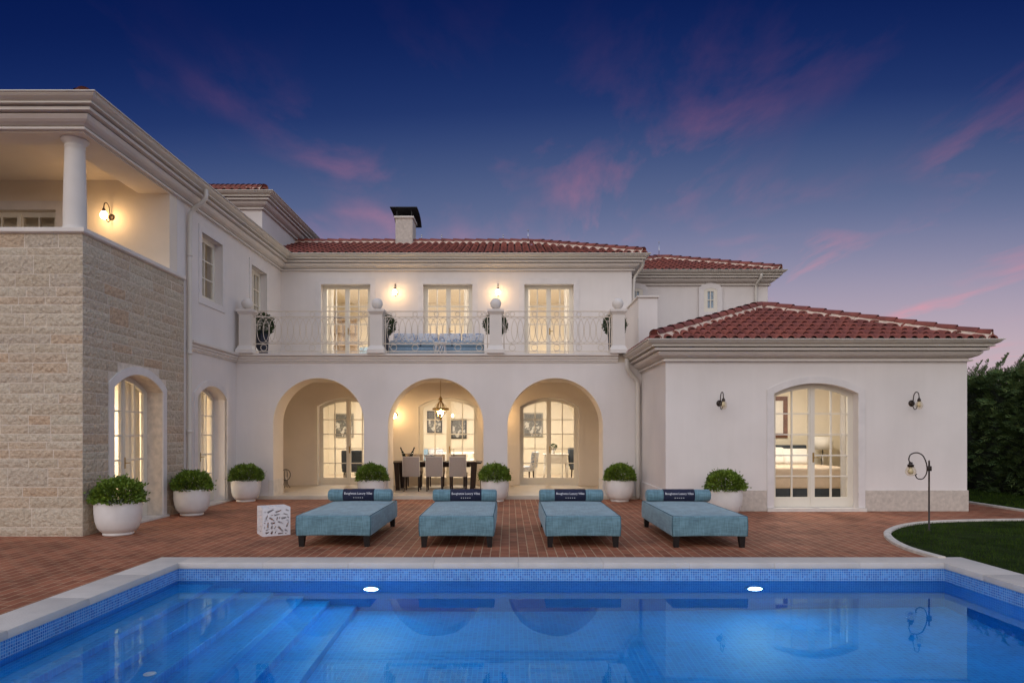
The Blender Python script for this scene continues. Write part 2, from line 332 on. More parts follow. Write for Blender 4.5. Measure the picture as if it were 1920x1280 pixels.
    def sweep(s, prof, path, z0, closed=False):
        """profile (out, z) carried along a plan path, out = right hand side of travel, mitred"""
        P = [Vector((p[0], p[1])) for p in path]; K = len(P); R = []
        nr = lambda a, b: Vector(((b-a).y, -(b-a).x)).normalized()
        for i in range(K):
            n1 = nr(P[i-1], P[i]) if i else None; n2 = nr(P[i], P[i+1]) if i < K-1 else None
            if n1 is None: d = n2
            elif n2 is None: d = n1
            else: d = (n1+n2)/(1+n1.dot(n2))
            R.append([(P[i].x+d.x*a, P[i].y+d.y*a, z0+z) for a, z in prof])
        n = len(prof); vs = [p for r in R for p in r]
        fs = [(i*n+k, (i+1)*n+k, (i+1)*n+k+1, i*n+k+1) for i in range(K-1) for k in range(n-1)]
        fs += [tuple(range(n)), tuple(range((K-1)*n, K*n))[::-1]]
        return s.add(vs, fs)
    def build(s, name, m, parent=None, loc=None):
        me = bpy.data.meshes.new(name); me.from_pydata(s.v, [], s.f); me.polygons.foreach_set('use_smooth', s.s); me.update()
        me.materials.append(M[m] if isinstance(m, str) else m)
        o = bpy.data.objects.new(name, me); COL.objects.link(o)
        if parent is not None: o.parent = parent
        if loc is not None: o.location = loc
        return o
def tag(o, label=None, cat=None, group=None, kind=None):
    if label: o['label'] = label
    if cat: o['category'] = cat
    if group: o['group'] = group
    if kind: o['kind'] = kind
    return o
def thing(name, label, cat, loc=(0, 0, 0), rz=0, group=None):
    o = bpy.data.objects.new(name, None); COL.objects.link(o); o.location = loc; o.rotation_euler = (0, 0, rz); o.empty_display_size = .1
    return tag(o, label, cat, group)
def dup(root, loc, rz=None, label=None, group=None):
    kids = {}
    for x in COL.objects:
        if x.parent is not None: kids.setdefault(x.parent.name, []).append(x)
    def cp(o, parent):
        c = o.copy(); COL.objects.link(c)
        if parent is not None: c.parent = parent
        for ch in kids.get(o.name, []): cp(ch, c)
        return c
    r = cp(root, None); r.location = loc
    if rz is not None: r.rotation_euler = (0, 0, rz)
    if label: r['label'] = label
    if group: r['group'] = group
    return r
X_, Y_, Z_ = Vector((1, 0, 0)), Vector((0, 1, 0)), Vector((0, 0, 1))
def G(px, py):      # ground point seen at a photograph pixel (used to read the plan off the photograph)
    Y = 2048/(py-811); return ((px-955)*Y/1280, Y)
def arch_top(u, u0, u1, spring, rise):
    if rise <= 0: return spring
    w = (u1-u0)/2; R = (w*w+rise*rise)/(2*rise); c = (u0+u1)/2
    return spring+rise-R+sqrt(max(R*R-(u-c)**2, 0))
def arch_poly(u0, u1, v0, spring, rise, n=18):
    if rise <= 0: return [(u0, v0), (u1, v0), (u1, spring), (u0, spring)]
    return [(u0, v0), (u1, v0)]+[(u1+(u0-u1)*i/n, arch_top(u1+(u0-u1)*i/n, u0, u1, spring, rise)) for i in range(n+1)]

# ------------------------------------------------------------------ ground, paving, lawns
PX0, PX1, PY0, PY1 = -4.03, 5.29, 1.6, 8.30     # pool basin, inside
CO = .40                                        # coping width
OX0, OX1, OY0, OY1 = PX0-.39, PX1+.45, PY0-CO, PY1+.375
pool_out = [(OX0, OY0), (OX1, OY0), (OX1, OY1), (OX0, OY1)]
tag(MB().fill([(-400, -400), (400, -400), (400, 400), (-400, 400)], [pool_out], (0, 0, 0), X_, Y_, Z_, -.014, -.03).build('ground', 'soil'), kind='structure')
tag(MB().fill([(-30, -8), (10.42, -8), (10.42, 30), (-30, 30)], [pool_out], (0, 0, 0), X_, Y_, Z_, 0, -.01).build('brick_paving', 'brick'), 'red brick terrace laid in long courses running back to the villa', kind='structure')
edge = [G(*p) for p in ((1772, 1049), (1740, 1040.5), (1708, 1030.5), (1685, 1020), (1671, 1009), (1668, 1002), (1674, 996), (1690, 989.5), (1715, 984.5), (1750, 981), (1800, 978.8), (1860, 977.5), (1920, 977))]
def smooth_line(p, k=2):
    for _ in range(k):
        q = [p[0]]
        for a, b in zip(p, p[1:]): q += [(a[0]*.75+b[0]*.25, a[1]*.75+b[1]*.25), (a[0]*.25+b[0]*.75, a[1]*.25+b[1]*.75)]
        p = q+[p[-1]]
    return p
edge = smooth_line(edge)+[(30, 12.4)]
lawn_poly = [(OX1+.01, OY0-8)]+[(OX1+.01, 8.62)]+[p for p in edge if p[0] > OX1+.02 or p[1] > 8.75]+[(30, OY0-8)]
tag(MB().fill(lawn_poly, [], (0, 0, 0), X_, Y_, Z_, .012, -.008).build('lawn', 'soil'), kind='structure')
tag(MB().fill([(10.42, 13.0), (40, 13.0), (40, 60), (10.42, 60)], [], (0, 0, 0), X_, Y_, Z_, .008, -.012).build('lawn', 'soil'), kind='structure')
kp = [(-.09, 0), (-.09, .035), (-.075, .045), (.0, .045), (.012, .035), (.012, 0)]
tag(MB().sweep(kp, edge, 0).build('kerb', 'kerb'), kind='structure')
tag(MB().sweep(kp, [(10.42, 30), (10.42, 13.0), (30, 13.0)], 0).build('kerb', 'kerb'), kind='structure')
def inside(p, poly):
    c = False; j = len(poly)-1
    for i in range(len(poly)):
        a, b = poly[i], poly[j]
        if (a[1] > p[1]) != (b[1] > p[1]) and p[0] < (b[0]-a[0])*(p[1]-a[1])/(b[1]-a[1])+a[0]: c = not c
        j = i
    return c
def grass(poly, x0, x1, y0, y1, n, h, w):
    m = MB()
    for _ in range(n):
        x = random.uniform(x0, x1); y = random.uniform(y0, y1)
        if not inside((x, y), poly): continue
        a = random.uniform(0, pi); hh = h*random.uniform(.5, 1.3)*(1+.5*mnoise.noise(Vector((x*1.3, y*1.3, 0)))); dx, dy = cos(a)*w, sin(a)*w
        lx, ly = random.gauss(0, .4)*hh, random.gauss(0, .4)*hh
        o = len(m.v); m.v += [(x-dx, y-dy, 0), (x+dx, y+dy, 0), (x+lx, y+ly, hh)]; m.f.append((o, o+1, o+2)); m.s.append(False)
    return m
g1 = grass(lawn_poly, 5.7, 11.5, 6.0, 12.4, 46000, .045, .0045)
g2 = grass([(10.42, 13), (20, 13), (20, 30), (10.42, 30)], 10.45, 14.5, 13.1, 24, 26000, .05, .007)
o_ = len(g1.v); g1.v += g2.v; g1.f += [tuple(i+o_ for i in f) for f in g2.f]; g1.s += g2.s
tag(g1.build('grass', 'grass'), 'short green grass of the lawns beside the paving', 'grass', kind='stuff')

# ------------------------------------------------------------------ pool
WZ = -.195
pool = tag(bpy.data.objects.new('pool', None), 'blue mosaic swimming pool with corner steps and pale stone coping', None, kind='structure'); COL.objects.link(pool)
cp_ = MB()
def coping_run(a, b, ax):   # coping stones, with joints
    L_ = b-a; n = max(1, round(L_/1.0)); out = []
    for i in range(n): out.append((a+L_*i/n+.0005, a+L_*(i+1)/n-.0005))
    return out
for a, b in coping_run(PX0, PX1, 0):
    cp_.bbox(a, PY1-.012, -.05, b, OY1, .022, .005, seg=2); cp_.bbox(a, OY0, -.052, b, PY0+.012, .022, .005)
for a, b in coping_run(OY0, OY1, 1):
    cp_.bbox(OX0, a, -.05, PX0+(.012), b, .0222, .005); cp_.bbox(PX1-.012, a, -.05, OX1, b, .0222, .005)
cp_.build('coping', 'coping', pool)
BZ = -1.55
def ring(z0, z1, name, m):
    b = MB()
    b.add([(PX0, PY1, z0), (PX1, PY1, z0), (PX1, PY1, z1), (PX0, PY1, z1)], [(0, 1, 2, 3)])
    b.add([(PX0, PY0, z0), (PX0, PY1, z0), (PX0, PY1, z1), (PX0, PY0, z1)], [(0, 1, 2, 3)])
    b.add([(PX1, PY0, z0), (PX1, PY1, z0), (PX1, PY1, z1), (PX1, PY0, z1)], [(3, 2, 1, 0)])
    b.add([(PX0, PY0, z0), (PX1, PY0, z0), (PX1, PY0, z1), (PX0, PY0, z1)], [(3, 2, 1, 0)])
    b.build(name, m, pool)
ring(-.225, -.045, 'waterline_tiling', 'tile_band'); ring(BZ, -.225, 'basin_wall', 'tile_wall')
MB().add([(PX0, PY0, BZ), (PX1, PY0, BZ), (PX1, PY1, BZ), (PX0, PY1, BZ)], [(0, 1, 2, 3)]).build('basin_floor', 'tile_floor', pool)
xs_ = [PX0, -3.58, -3.22, -2.86, -2.50, -2.18, -1.85]
for k in range(6):
    MB().bbox(xs_[k]-(.0 if k == 0 else .02), PY0, BZ, xs_[k+1], PY1, WZ-.19*(k+1), .012).build('pool_step', 'tile_floor', pool)
tag(MB().add([(PX0, PY0, WZ), (PX1, PY0, WZ), (PX1, PY1, WZ), (PX0, PY1, WZ)], [(0, 1, 2, 3)]).build('water', 'water'), kind='structure')
for px, lb in ((695, 'bright round underwater pool light nearer the pool steps'), (1417, 'bright round underwater pool light below the bedroom door')):
    x = (px-955)*8.25/1280
    t = thing('pool_light', lb, 'pool light', (x, PY1, -.60), 0, 'underwater lights in the far pool wall')
    RX = Matrix.Rotation(radians(90), 4, 'X')
    MB().lathe([(.12, 0), (.12, .02), (.095, .035), (.09, .03)], 28, X=RX).build('bezel', 'chrome', t)
    ls = MB().lathe([(.044, .043), (.06, .042), (.088, .03)], 28, X=RX).build('lens', 'lens', t)
    MB().lathe([(.0, .045), (.044, .0432)], 28, X=RX).build('core', 'lens_core', ls)
for (x, y, z), lb in (((-1.4, 4.6, BZ+.004), 'small round white inlet fitting in the pool floor'), ((-2.95, 5.6, WZ-.19*3+.004), 'small round white inlet fitting on a pool step')):
    t = thing('pool_inlet', lb, 'inlet fitting', (x, y, z), 0, 'white inlet fittings in the pool')
    MB().lathe([(.05, 0), (.05, .012), (.03, .016), (.025, .008), (0, .008)], 20).build('ring', 'white_lacquer', t)

# ------------------------------------------------------------------ the villa
villa = thing('villa', 'white two-storey villa with stone corner, arched porch, balcony and red tiled roofs', 'villa')
WX, AY, UY = -6.6, 16.5, 19.7            # left wing wall, arcade wall, upper wall
SY0, SY1 = 10.56, 13.85                  # stone faced corner
FX0, FX1, FY = 3.19, 9.34, 13.93         # bedroom pavilion
RX1 = 3.53                               # right end of the upper wall
def opening(uc, w, v0, spring, rise, e=0): return arch_poly(uc-w/2-e, uc+w/2+e, v0, spring, rise)
def french(o, U, N, w, v0, spring, rise, rows, recess, sur=.15, leaves=2, cols=2, kind='french_door', sill=True, glass='pane', surm='surround', handle=True, lab=None, proud=.022):
    o, U, N = Vector(o), Vector(U), Vector(N); V = Z_
    f = .05; st = .065; mu = .026; lw = (w-2*f)/leaves
    top = lambda u: arch_top(u, -w/2, w/2, spring, rise)
    vb = v0+(.20 if kind == 'french_door' else .12); vt = spring+rise*.55-.09
    holes = []; us = []
    for k in range(leaves):
        a = -w/2+f+lw*k+st; b = -w/2+f+lw*(k+1)-st; pw = (b-a-mu*(cols-1))/cols
        us += [(a+c*(pw+mu), a+c*(pw+mu)+pw) for c in range(cols)]
    pitch = (vt-vb)/rows
    for ua, ub in us:
        for r in range(rows):
            z0 = vb+pitch*r+(mu/2 if r else 0); z1 = vb+pitch*(r+1)-mu/2
            if r == rows-1:
                h = [(ua, z0), (ub, z0)]+[(ub+(ua-ub)*i/6, top(ub+(ua-ub)*i/6)-.10) for i in range(7)]
            else: h = [(ua, z0), (ub, z0), (ub, z1), (ua, z1)]
            holes.append(h)
    fr = MB().fill(arch_poly(-w/2, w/2, v0, spring, rise), holes, o, U, V, N, -recess, -recess-.05)
    for k in range(1, leaves):       # cover strip where the leaves meet
        c = -w/2+f+lw*k; fr.fill([(c-.028, v0+.05), (c+.028, v0+.05), (c+.028, top(c)-.05), (c-.028, top(c)-.05)], [], o, U, V, N, -recess+.014, -recess-.002)
    d = fr.build(kind, 'door', villa)
    MB().fill(arch_poly(-w/2+.02, w/2-.02, v0+.02, spring-.02, rise), [], o, U, V, N, -recess-.022, -recess-.028).build('pane', glass, d)
    if sur:
        outer = arch_poly(-w/2-sur, w/2+sur, v0 if kind == 'french_door' else v0-sur, spring+sur*.55 if rise else spring+sur, rise+sur*.45 if rise else 0)
        hole = arch_poly(-w/2, w/2, v0, spring, rise)
        if kind == 'french_door':    # an inverted U, open at the threshold
            n = len(hole)-2
            pts = [outer[0]]+[hole[0]]+hole[2:][::-1]+[hole[1]]+outer[1:]
            pts = [outer[0], hole[0]]+list(reversed(hole[2:]))+[hole[1]]+outer[1:]
            MB().fill(pts, [], o, U, V, N, proud, -.02).build('surround', surm, d)
        else: MB().fill(outer, [hole], o, U, V, N, proud, -.02).build('surround', surm, d)
    if sill:
        e = sur if kind == 'french_door' else 0
        MB().fill([(-w/2-e-.01, v0-.07), (w/2+e+.01, v0-.07), (w/2+e+.01, v0-.004), (-w/2-e-.01, v0-.004)], [], o, U, V, N, .07 if kind == 'french_door' else .012, -recess-.05).build('sill', 'stone_trim', d)
    if handle and kind == 'french_door':
        hb = MB(); P = lambda u, v, w_: o+U*u+V*v+N*w_
        hb.tube([P(.03, 1.02+v0, -recess+.012), P(.03, 1.02+v0, -recess+.05), P(.13, 1.02+v0, -recess+.05)], .009, 6)
        hb.fill([(.012, .92+v0), (.048, .92+v0), (.048, 1.12+v0), (.012, 1.12+v0)], [], o, U, V, N, -recess+.018, -recess+.012)
        hb.build('handle', 'brass', d)
    return d
def wall(name, outline, holes, o, U, N, t, m='plaster'):
    return MB().fill(outline, holes, o, U, Z_, N, 0, -t).build(name, m, villa)
def rect(a, b, c, d): return [(a, b), (c, b), (c, d), (a, d)]

# --- stone faced corner of the left wing
D1C, D1W = 12.18, 1.6
d1 = (D1C, D1W, .04, 2.36, .27)
def blocks(u0, u1, v0, v1, o, U, N, hole=None, seed=1):
    rnd = random.Random(seed); b = MB(); o, U, N = Vector(o), Vector(U), Vector(N); v = v0
    while v < v1-.02:
        h = rnd.choice((.12, .14, .15, .165, .18, .2, .29)); h = min(h, v1-v)
        if v1-v-h < .1: h = v1-v
        spans = [(u0, u1)]
        if hole:
            uc, w, zb, sp, ri = hole; e = .145; hw = None
            if v < sp+ri+e*1.0:
                if v < sp+.05: hw = w/2+e-.008
                else:
                    R_ = [x for x in [w/2+e-i*.01 for i in range(100)] if arch_top(uc+x, uc-w/2-e, uc+w/2+e, sp+e*.55, ri+e*.45) > v]
                    hw = R_[0] if R_ else None
            if hw: spans = [(u0, uc-hw), (uc+hw, u1)]
        for a, c in spans:
            u = a
            while u < c-.02:
                w = rnd.uniform(.28, .78) if h > .19 else rnd.uniform(.4, .95)
                if c-u-w < .2: w = c-u
                split = rnd.random() < .3 and h > .22
                for (za, zb_) in (((v, v+h*.48), (v+h*.48, v+h)) if split else ((v, v+h),)):
                    nu = max(3, int(w/.045)); nv = max(3, int((zb_-za)/.045)); g = .006; vs = []; fs = []
                    base = rnd.uniform(.002, .009)
                    for j in range(nv+1):
                        for i in range(nu+1):
                            uu = u+g+(w-2*g)*i/nu; vv = za+g+(zb_-za-2*g)*j/nv
                            e_ = min(i, nu-i, j, nv-j); p = Vector((uu*1.0, vv*1.0, seed*7.3))
                            d = 0 if e_ == 0 else (base*.5+.005*mnoise.noise(p*9)+.009*mnoise.noise(p*19))*(.8 if e_ == 1 else 1)+.005
                            if e_ == 0: d = .0006
                            vs.append(o+U*uu+Z_*vv+N*d)
                    st = nu+1; flip = U.cross(Z_).dot(N) < 0
                    for j in range(nv):
                        for i in range(nu):
                            q = (j*st+i, j*st+i+1, (j+1)*st+i+1, (j+1)*st+i); fs.append(q[::-1] if flip else q)
                    b.add(vs, fs, False)
                u += w
        v += h
    return b
ZS = 4.68
wall('backing_wall', rect(-14, 0, WX, ZS), [], (0, SY0+.001, 0), X_, -Y_, .3, 'mortar')
side = arch_poly(D1C-D1W/2, D1C+D1W/2, 0, d1[3], d1[4])
wall('backing_wall', [(SY0+.32, 0), side[0]]+list(reversed(side[2:]))+[side[1], (SY1, 0), (SY1, ZS), (SY0+.32, ZS)], [], (WX-.001, 0, 0), Y_, X_, .3, 'mortar')
sw = blocks(-11.5, WX+.004, 0, ZS, (0, SY0, 0), X_, -Y_, None, 3)
b2 = blocks(SY0-.004, SY1, 0, ZS, (WX, 0, 0), Y_, X_, d1, 5); sw.add(b2.v, b2.f); sw.build('stone_wall', 'stone', villa)
french((WX, D1C, 0), Y_, X_, *d1[1:3], *d1[3:], 5, .29, .14)
MB().sweep([(-.30, 0), (.03, 0), (.055, .02), (.055, .075), (.045, .085), (-.30, .085)], [(-14, SY0), (WX, SY0), (WX, SY1-.02)], ZS).build('parapet_cap', 'trim', villa)
# --- loggia above the stone corner
MB().box(-14, SY0+.3, 3.4, WX-.3, 13.4, 3.5).build('loggia_floor', 'porch_floor', villa)
lg = (-9.95, 2.3, 3.52, 5.92, 0)
wall('loggia_wall', rect(-14, 3.5, WX, 6.55), [opening(*lg)], (0, 13.26, 0), X_, -Y_, .3, 'porch_plaster')
french((-9.95, 13.26, 0), X_, -Y_, 2.3, 3.52, 5.92, 0, 5, .12, .17, sill=False, leaves=3)
MB().box(WX-.34, 13.562, ZS+.085, WX, SY1-.002, 6.55).build('corner_pier', 'plaster', villa)
MB().box(WX-.6, SY0+.002, 6.24, WX, 13.26, 6.55).build('beam', 'porch_plaster', villa)
MB().box(-14, SY0+.002, 6.24, WX-.602, SY0+.44, 6.55).build('beam', 'porch_plaster', villa)
MB().box(-14, SY0+.4, 6.5, WX-.5, 13.4, 6.56).build('loggia_ceiling', 'porch_plaster', villa)
cl = MB(); cx, cy = -6.90, SY0+.285
cl.lathe([(.195, 0), (.195, .05), (.17, .07), (.165, .1), (.165, .35), (.158, .75), (.143, 1.3), (.138, 1.32), (.15, 1.34), (.15, 1.36), (.142, 1.37), (.142, 1.40), (.185, 1.435), (.195, 1.45), (.2, 1.46), (.2, 1.478)], 40, (cx, cy, ZS+.085))
cl.build('column', 'trim', villa)
# --- white part of the left wing
D2 = (15.17, 1.5, .04, 2.36, .27); W1 = (15.15, 1.05, 4.5, 5.9, 0); W2 = (17.99, 1.1, 3.56, 5.9, 0)
ds = opening(*D2[:2], 0, *D2[3:])
wall('wall', [(SY1, 0), ds[0]]+list(reversed(ds[2:]))+[ds[1], (UY, 0), (UY, 6.55), (SY1, 6.55)], [opening(*W1), opening(*W2)], (WX, 0, 0), Y_, X_, .34)
french((WX, D2[0], 0), Y_, X_, *D2[1:], 5, .29, .14)
french((WX, W1[0], 0), Y_, X_, *W1[1:], 3, .16, .14, leaves=1, cols=2, kind='window')
french((WX, W2[0], 0), Y_, X_, *W2[1:], 5, .16, .14, sill=False)
# --- arcade
ARC = [((512-955)*AY/1280, (683-955)*AY/1280), ((727-955)*AY/1280, (907-955)*AY/1280), ((951-955)*AY/1280, (1131-955)*AY/1280)]
out = [(WX, 0)]
for a, b in ARC:
    r = (b-a)/2; c = (a+b)/2; sp = 2.93-r
    out += [(a, 0)]+[(c-r*cos(pi*i/36), sp+r*sin(pi*i/36)) for i in range(37)]+[(b, 0)]
out += [(FX0+.02, 0), (FX0+.02, 3.3), (WX, 3.3)]
wall('arcade_wall', out, [], (0, AY, 0), X_, -Y_, .7)
for a, b in ARC:       # thin stone lining of each arch, and its taller base stones
    r = (b-a)/2; c = (a+b)/2; sp = 2.93-r
    A = [(a, .47)]+[(c-r*cos(pi*i/36), sp+r*sin(pi*i/36)) for i in range(37)]+[(b, .47)]
    r2 = r-.012; B = [(a+.012, .47)]+[(c-r2*cos(pi*i/36), sp+r2*sin(pi*i/36)) for i in range(37)]+[(b-.012, .47)]
    MB().fill(A+B[::-1], [], (0, AY, 0), X_, Z_, -Y_, .006, -.706).build('arch_lining', 'porch_plaster', villa)
    for s, x in ((1, a), (-1, b)):
        MB().bbox(min(x-s*.11, x+s*.02), AY-.02, .0, max(x-s*.11, x+s*.02), AY+.71, .47, .006, smooth=False).build('base_stone', 'stone_trim', villa)
MB().box(WX, AY-.06, -.01, FX0, UY, .08).build('porch_floor', 'porch_floor', villa)
MB().box(WX, AY+.7, 3.04, FX0, UY, 3.12).build('porch_ceiling', 'porch_plaster', villa)
MB().box(WX, AY+.02, 3.301, RX1, UY, 3.5).build('balcony_slab', 'porch_floor', villa)
DC = [-4.69, -1.77, 1.15]; UC = [-4.72, -1.775, 1.145]
gd = (1.7, .09, 2.36, .25); ud = (1.42, 3.53, 5.88, 0)
wall('main_wall', rect(WX, 0, RX1, 6.55), [opening(c, *gd) for c in DC]+[opening(c, *ud) for c in UC], (0, UY, 0), X_, -Y_, .32)
for c in DC: french((c, UY, 0), X_, -Y_, *gd, 5, .22, .15, surm='porch_plaster', sill=False)
for c in UC: french((c, UY, 0), X_, -Y_, *ud, 4, .20, .16, sill=False)
# warm toned porch back wall finish below the balcony
MB().fill(rect(WX+.002, .08, FX0-.002, 3.04), [arch_poly(c-gd[0]/2-.001, c+gd[0]/2+.001, .08, gd[2], gd[3]) for c in DC], (0, UY, 0), X_, Z_, -Y_, .004, -.001).build('porch_wall', 'porch_plaster', villa)
MB().box(RX1-.32, UY+.32, 3.0, RX1, 25.0, 6.55).build('wall', 'plaster', villa)
MB().box(-12, 24.9, 0, RX1, 25.2, 6.55).build('wall', 'plaster', villa)
# string course at balcony level
MB().sweep([(-.02, 0), (.03, 0), (.03, .02), (.05, .035), (.05, .075), (.075, .085), (.075, .125), (.11, .15), (.13, .155), (.13, .205), (-.02, .205)], [(WX, SY1+.16), (WX, AY), (2.62, AY)], 3.30).build('string_course', 'trim', villa)
# privacy wall at the right end of the balcony
MB().box(3.35, 17.7, 3.2, 3.84, UY, 5.1).build('parapet_wall', 'plaster', villa)
MB().bbox(3.31, 17.66, 5.1, 3.88, UY-.002, 5.15, .008, smooth=False).build('parapet_cap', 'trim', villa)
# --- bedroom pavilion
PD = (6.255, 1.72, .07, 2.40, .21)
po = opening(PD[0], PD[1], 0, *PD[3:])
wall('wall', [(FX0, 0), po[0]]+list(reversed(po[2:]))+[po[1], (FX1, 0), (FX1, 3.35), (FX0, 3.35)], [], (0, FY, 0), X_, -Y_, .3)
MB().box(FX0, FY+.3, 0, FX0+.3, 20.0, 3.35).build('wall', 'plaster', villa)
MB().box(FX1-.3, FY+.3, 0, FX1, 20.0, 3.35).build('wall', 'plaster', villa)
MB().box(FX0+.3, 19.7, 0, FX1-.3, 20.0, 3.35).build('wall', 'plaster', villa)
french((PD[0], FY, 0), X_, -Y_, *PD[1:], 5, .20, .14)
for a, b in ((FX0-.022, PD[0]-PD[1]/2-.142), (PD[0]+PD[1]/2+.142, FX1+.022)):
    MB().bbox(a, FY-.022, 0, b, FY+.1, .43, .008, smooth=False).build('plinth', 'plinth', villa)
MB().bbox(FX1-.05, FY+.102, 0, FX1+.022, 20.0, .43, .008, smooth=False).build('plinth', 'plinth', villa)
MB().bbox(FX0-.022, FY+.102, 0, FX0+.05, AY-.002, .43, .008, smooth=False).build('plinth', 'plaster', villa)
# --- rear right block and rear left block
MB().box(2.66, 21.66, 3.2, 8.2, 27.2, 6.55).build('wall', 'plaster', villa)
for uc, v0_, sp_ in ((((1331-955)*21.66/1280), 5.42, 6.1), (((1195-955)*21.66/1280)-.05, 5.42, 6.1)):
    wall_o = (uc, 21.66-.06, 0)
    french(wall_o, X_, -Y_, .42, v0_, sp_, .07, 2, -.02, .16, leaves=1, cols=2, kind='window', sill=False, glass='pane', proud=.03)
    MB().box(uc-.2, 21.62, v0_, uc+.2, 21.655, sp_).build('window_backing', 'blue_cushion', villa)
MB().box(-14, 19.3, 6.5, -6.99, 27, 8.2).build('wall', 'plaster', villa)

# --- cornices and gutters
cor = [(-.02, -.0), (.075, 0), (.075, .032), (.02, .036), (.02, .062), (.06, .064), (.085, .078), (.125, .092), (.165, .118), (.19, .15), (.20, .165), (.20, .178), (.14, .182), (.14, .200), (.275, .202), (.275, .248), (.21, .252), (.21, .27), (-.02, .27)]
gut = [(.20, .272), (.345, .272), (.345, .292), (.325, .296), (.335, .31), (.37, .325), (.41, .348), (.43, .37), (.434, .388), (.465, .390), (.465, .405), (.44, .405), (.43, .395), (.2, .36)]
for path, z in (([(-14, SY0), (WX, SY0), (WX, UY), (RX1, UY), (RX1, 25.2)], 6.265), ([(FX0, AY), (FX0, FY), (FX1, FY), (FX1, 20.2)], 3.055),
                ([(2.66, 21.66), (8.2, 21.66), (8.2, 27.2)], 6.265), ([(-14, 19.3), (-6.99, 19.3), (-6.99, 27)], 7.9)):
    MB().sweep(cor, path, z).build('cornice', 'trim', villa)
    MB().sweep(gut, path, z).build('gutter', 'gutter', villa)
# --- roofs
def hip_roof(x0, x1, y0, y1, z0, slope, sides='FLR', ext=True):
    W, D = x1-x0, y1-y0; h = min(W, D)/2
    base = MB(); rz = z0+h*slope
    if W >= D: ra, rb = (x0+h, y0+h), (x1-h, y0+h)
    else: ra, rb = (x0+h, y0+h), (x0+h, y1-h)
    V = [(x0, y0, z0), (x1, y0, z0), (x1, y1, z0), (x0, y1, z0), (*ra, rz), (*rb, rz)]
    F = [(0, 1, 5, 4), (1, 2, 5), (2, 3, 4, 5), (3, 0, 4)] if W >= D else [(0, 1, 4), (1, 2, 5, 4), (2, 3, 5), (3, 0, 4, 5)]
    roof = base.add(V, F).build('roof', 'roof_pan', villa)
    t = MB(); P = .222; E = .36; n = 7
    dirs = {'F': ((x0, y0), (1, 0), (0, 1), W), 'B': ((x1, y1), (-1, 0), (0, -1), W), 'R': ((x1, y0), (0, 1), (-1, 0), D), 'L': ((x0, y1), (0, -1), (1, 0), D)}
    for sd_ in sides:
        (ox, oy), (ex, ey), (ix, iy), Ln = dirs[sd_]
        k = int(Ln/P); off = (Ln-k*P)/2
        for c in range(k+1):
            s_ = off+c*P; mx_ = min(s_, Ln-s_, h)
            d = -.03
            while d < mx_-.06:
                d1_ = min(d+E+.06, mx_+.10); j = random.uniform(-.006, .006)
                vs = []
                for dd, rr, lift in ((d, .092, .048+random.uniform(0, .008)), (d1_, .074, .010)):
                    for i in range(n+1):
                        a = pi*i/n; q = rr*cos(a)+j; zz = z0+dd*slope+lift+rr*sin(a)*.95
                        vs.append((ox+ex*(s_+q)+ix*dd, oy+ey*(s_+q)+iy*dd, zz))
                m_ = len(vs)//2
                fs = [(i, i+1, m_+i+1, m_+i) for i in range(n)]
                # the thick lip at the lower end
                vs += [(ox+ex*(s_+.068*cos(pi*i/n)+j)+ix*(d+.004), oy+ey*(s_+.068*cos(pi*i/n)+j)+iy*(d+.004), z0+d*slope+.048+.066*sin(pi*i/n)) for i in range(n+1)]
                fs += [(i+1, i, 2*m_+i, 2*m_+i+1) for i in range(n)]
                t.add(vs, fs, True); d += E
    t.build('roof_tiling', 'roof_tile', roof)
    rt = MB(); mo = MB()
    C = {'a': [(x0, y0), (x0, y1)], 'b': [(x1, y0), (x1, y1)]}
    lines = []
    if W >= D: lines = [((x0, y0), ra), ((x0, y1), ra), ((x1, y0), rb), ((x1, y1), rb)]
    else: lines = [((x0, y0), ra), ((x1, y0), ra), ((x0, y1), rb), ((x1, y1), rb)]
    segs = [(Vector((*a, z0+.03)), Vector((*b, rz+.03))) for a, b in lines]
    if (Vector(ra)-Vector(rb)).length > .3: segs.append((Vector((*ra, rz+.03)), Vector((*rb, rz+.03))))
    for A, B in segs:
        L_ = (B-A).length; dvec = (B-A)/L_; sidev = dvec.cross(Z_).normalized(); upv = sidev.cross(dvec)
        k = max(1, round(L_/.38))
        for i in range(k):
            a = A+dvec*(L_*i/k+(.12 if i == 0 else -.03)); b = A+dvec*(L_*(i+1)/k+.03); vs = []
            for p, rr, lf in ((a, .125, .085), (b, .108, .065)):
                for q in range(9):
                    an = pi*q/8; vs.append(p+sidev*rr*cos(an)+upv*(lf+rr*.85*sin(an)))
            fs = [(q, q+1, 9+q+1, 9+q) for q in range(8)]
            if i == 0: fs.append(tuple(range(9)))
            rt.add(vs, fs, True)
        for sg in (1, -1):       # bedding mortar with a wavy lower edge
            nn = int(L_/.055); vs = []
            for i in range(nn+1):
                p = A+dvec*(L_*i/nn*.985+.1*(1-i/nn)); wv = .5+.5*sin(i*.055/.157*pi)
                vs += [p+sidev*sg*.085+upv*.125, p+sidev*sg*(.135+.035*wv)+upv*(-.005-.03*wv)]
            fs = [(2*i, 2*i+1, 2*i+3, 2*i+2) for i in range(nn)]; mo.add(vs, fs, False)
    rt.build('ridge_tiling', 'roof_tile', roof); mo.build('ridge_mortar', 'roof_mortar', roof)
    return roof
SL = .365
hip_roof(-12, RX1+.36, UY-.36, UY+5.8, 6.63, SL, 'FR')
hip_roof(-14.5, WX+.14, SY0-.14, 30, 6.66, SL, 'R')
hip_roof(2.30, 8.56, 21.30, 27.56, 6.63, SL, 'FRL')
hip_roof(FX0-.36, FX1+.36, FY-.36, FY-.36+6.87, 3.42, SL, 'FRL')
hip_roof(-14.4, -6.76, 18.95, 27, 8.275, SL, 'FR')
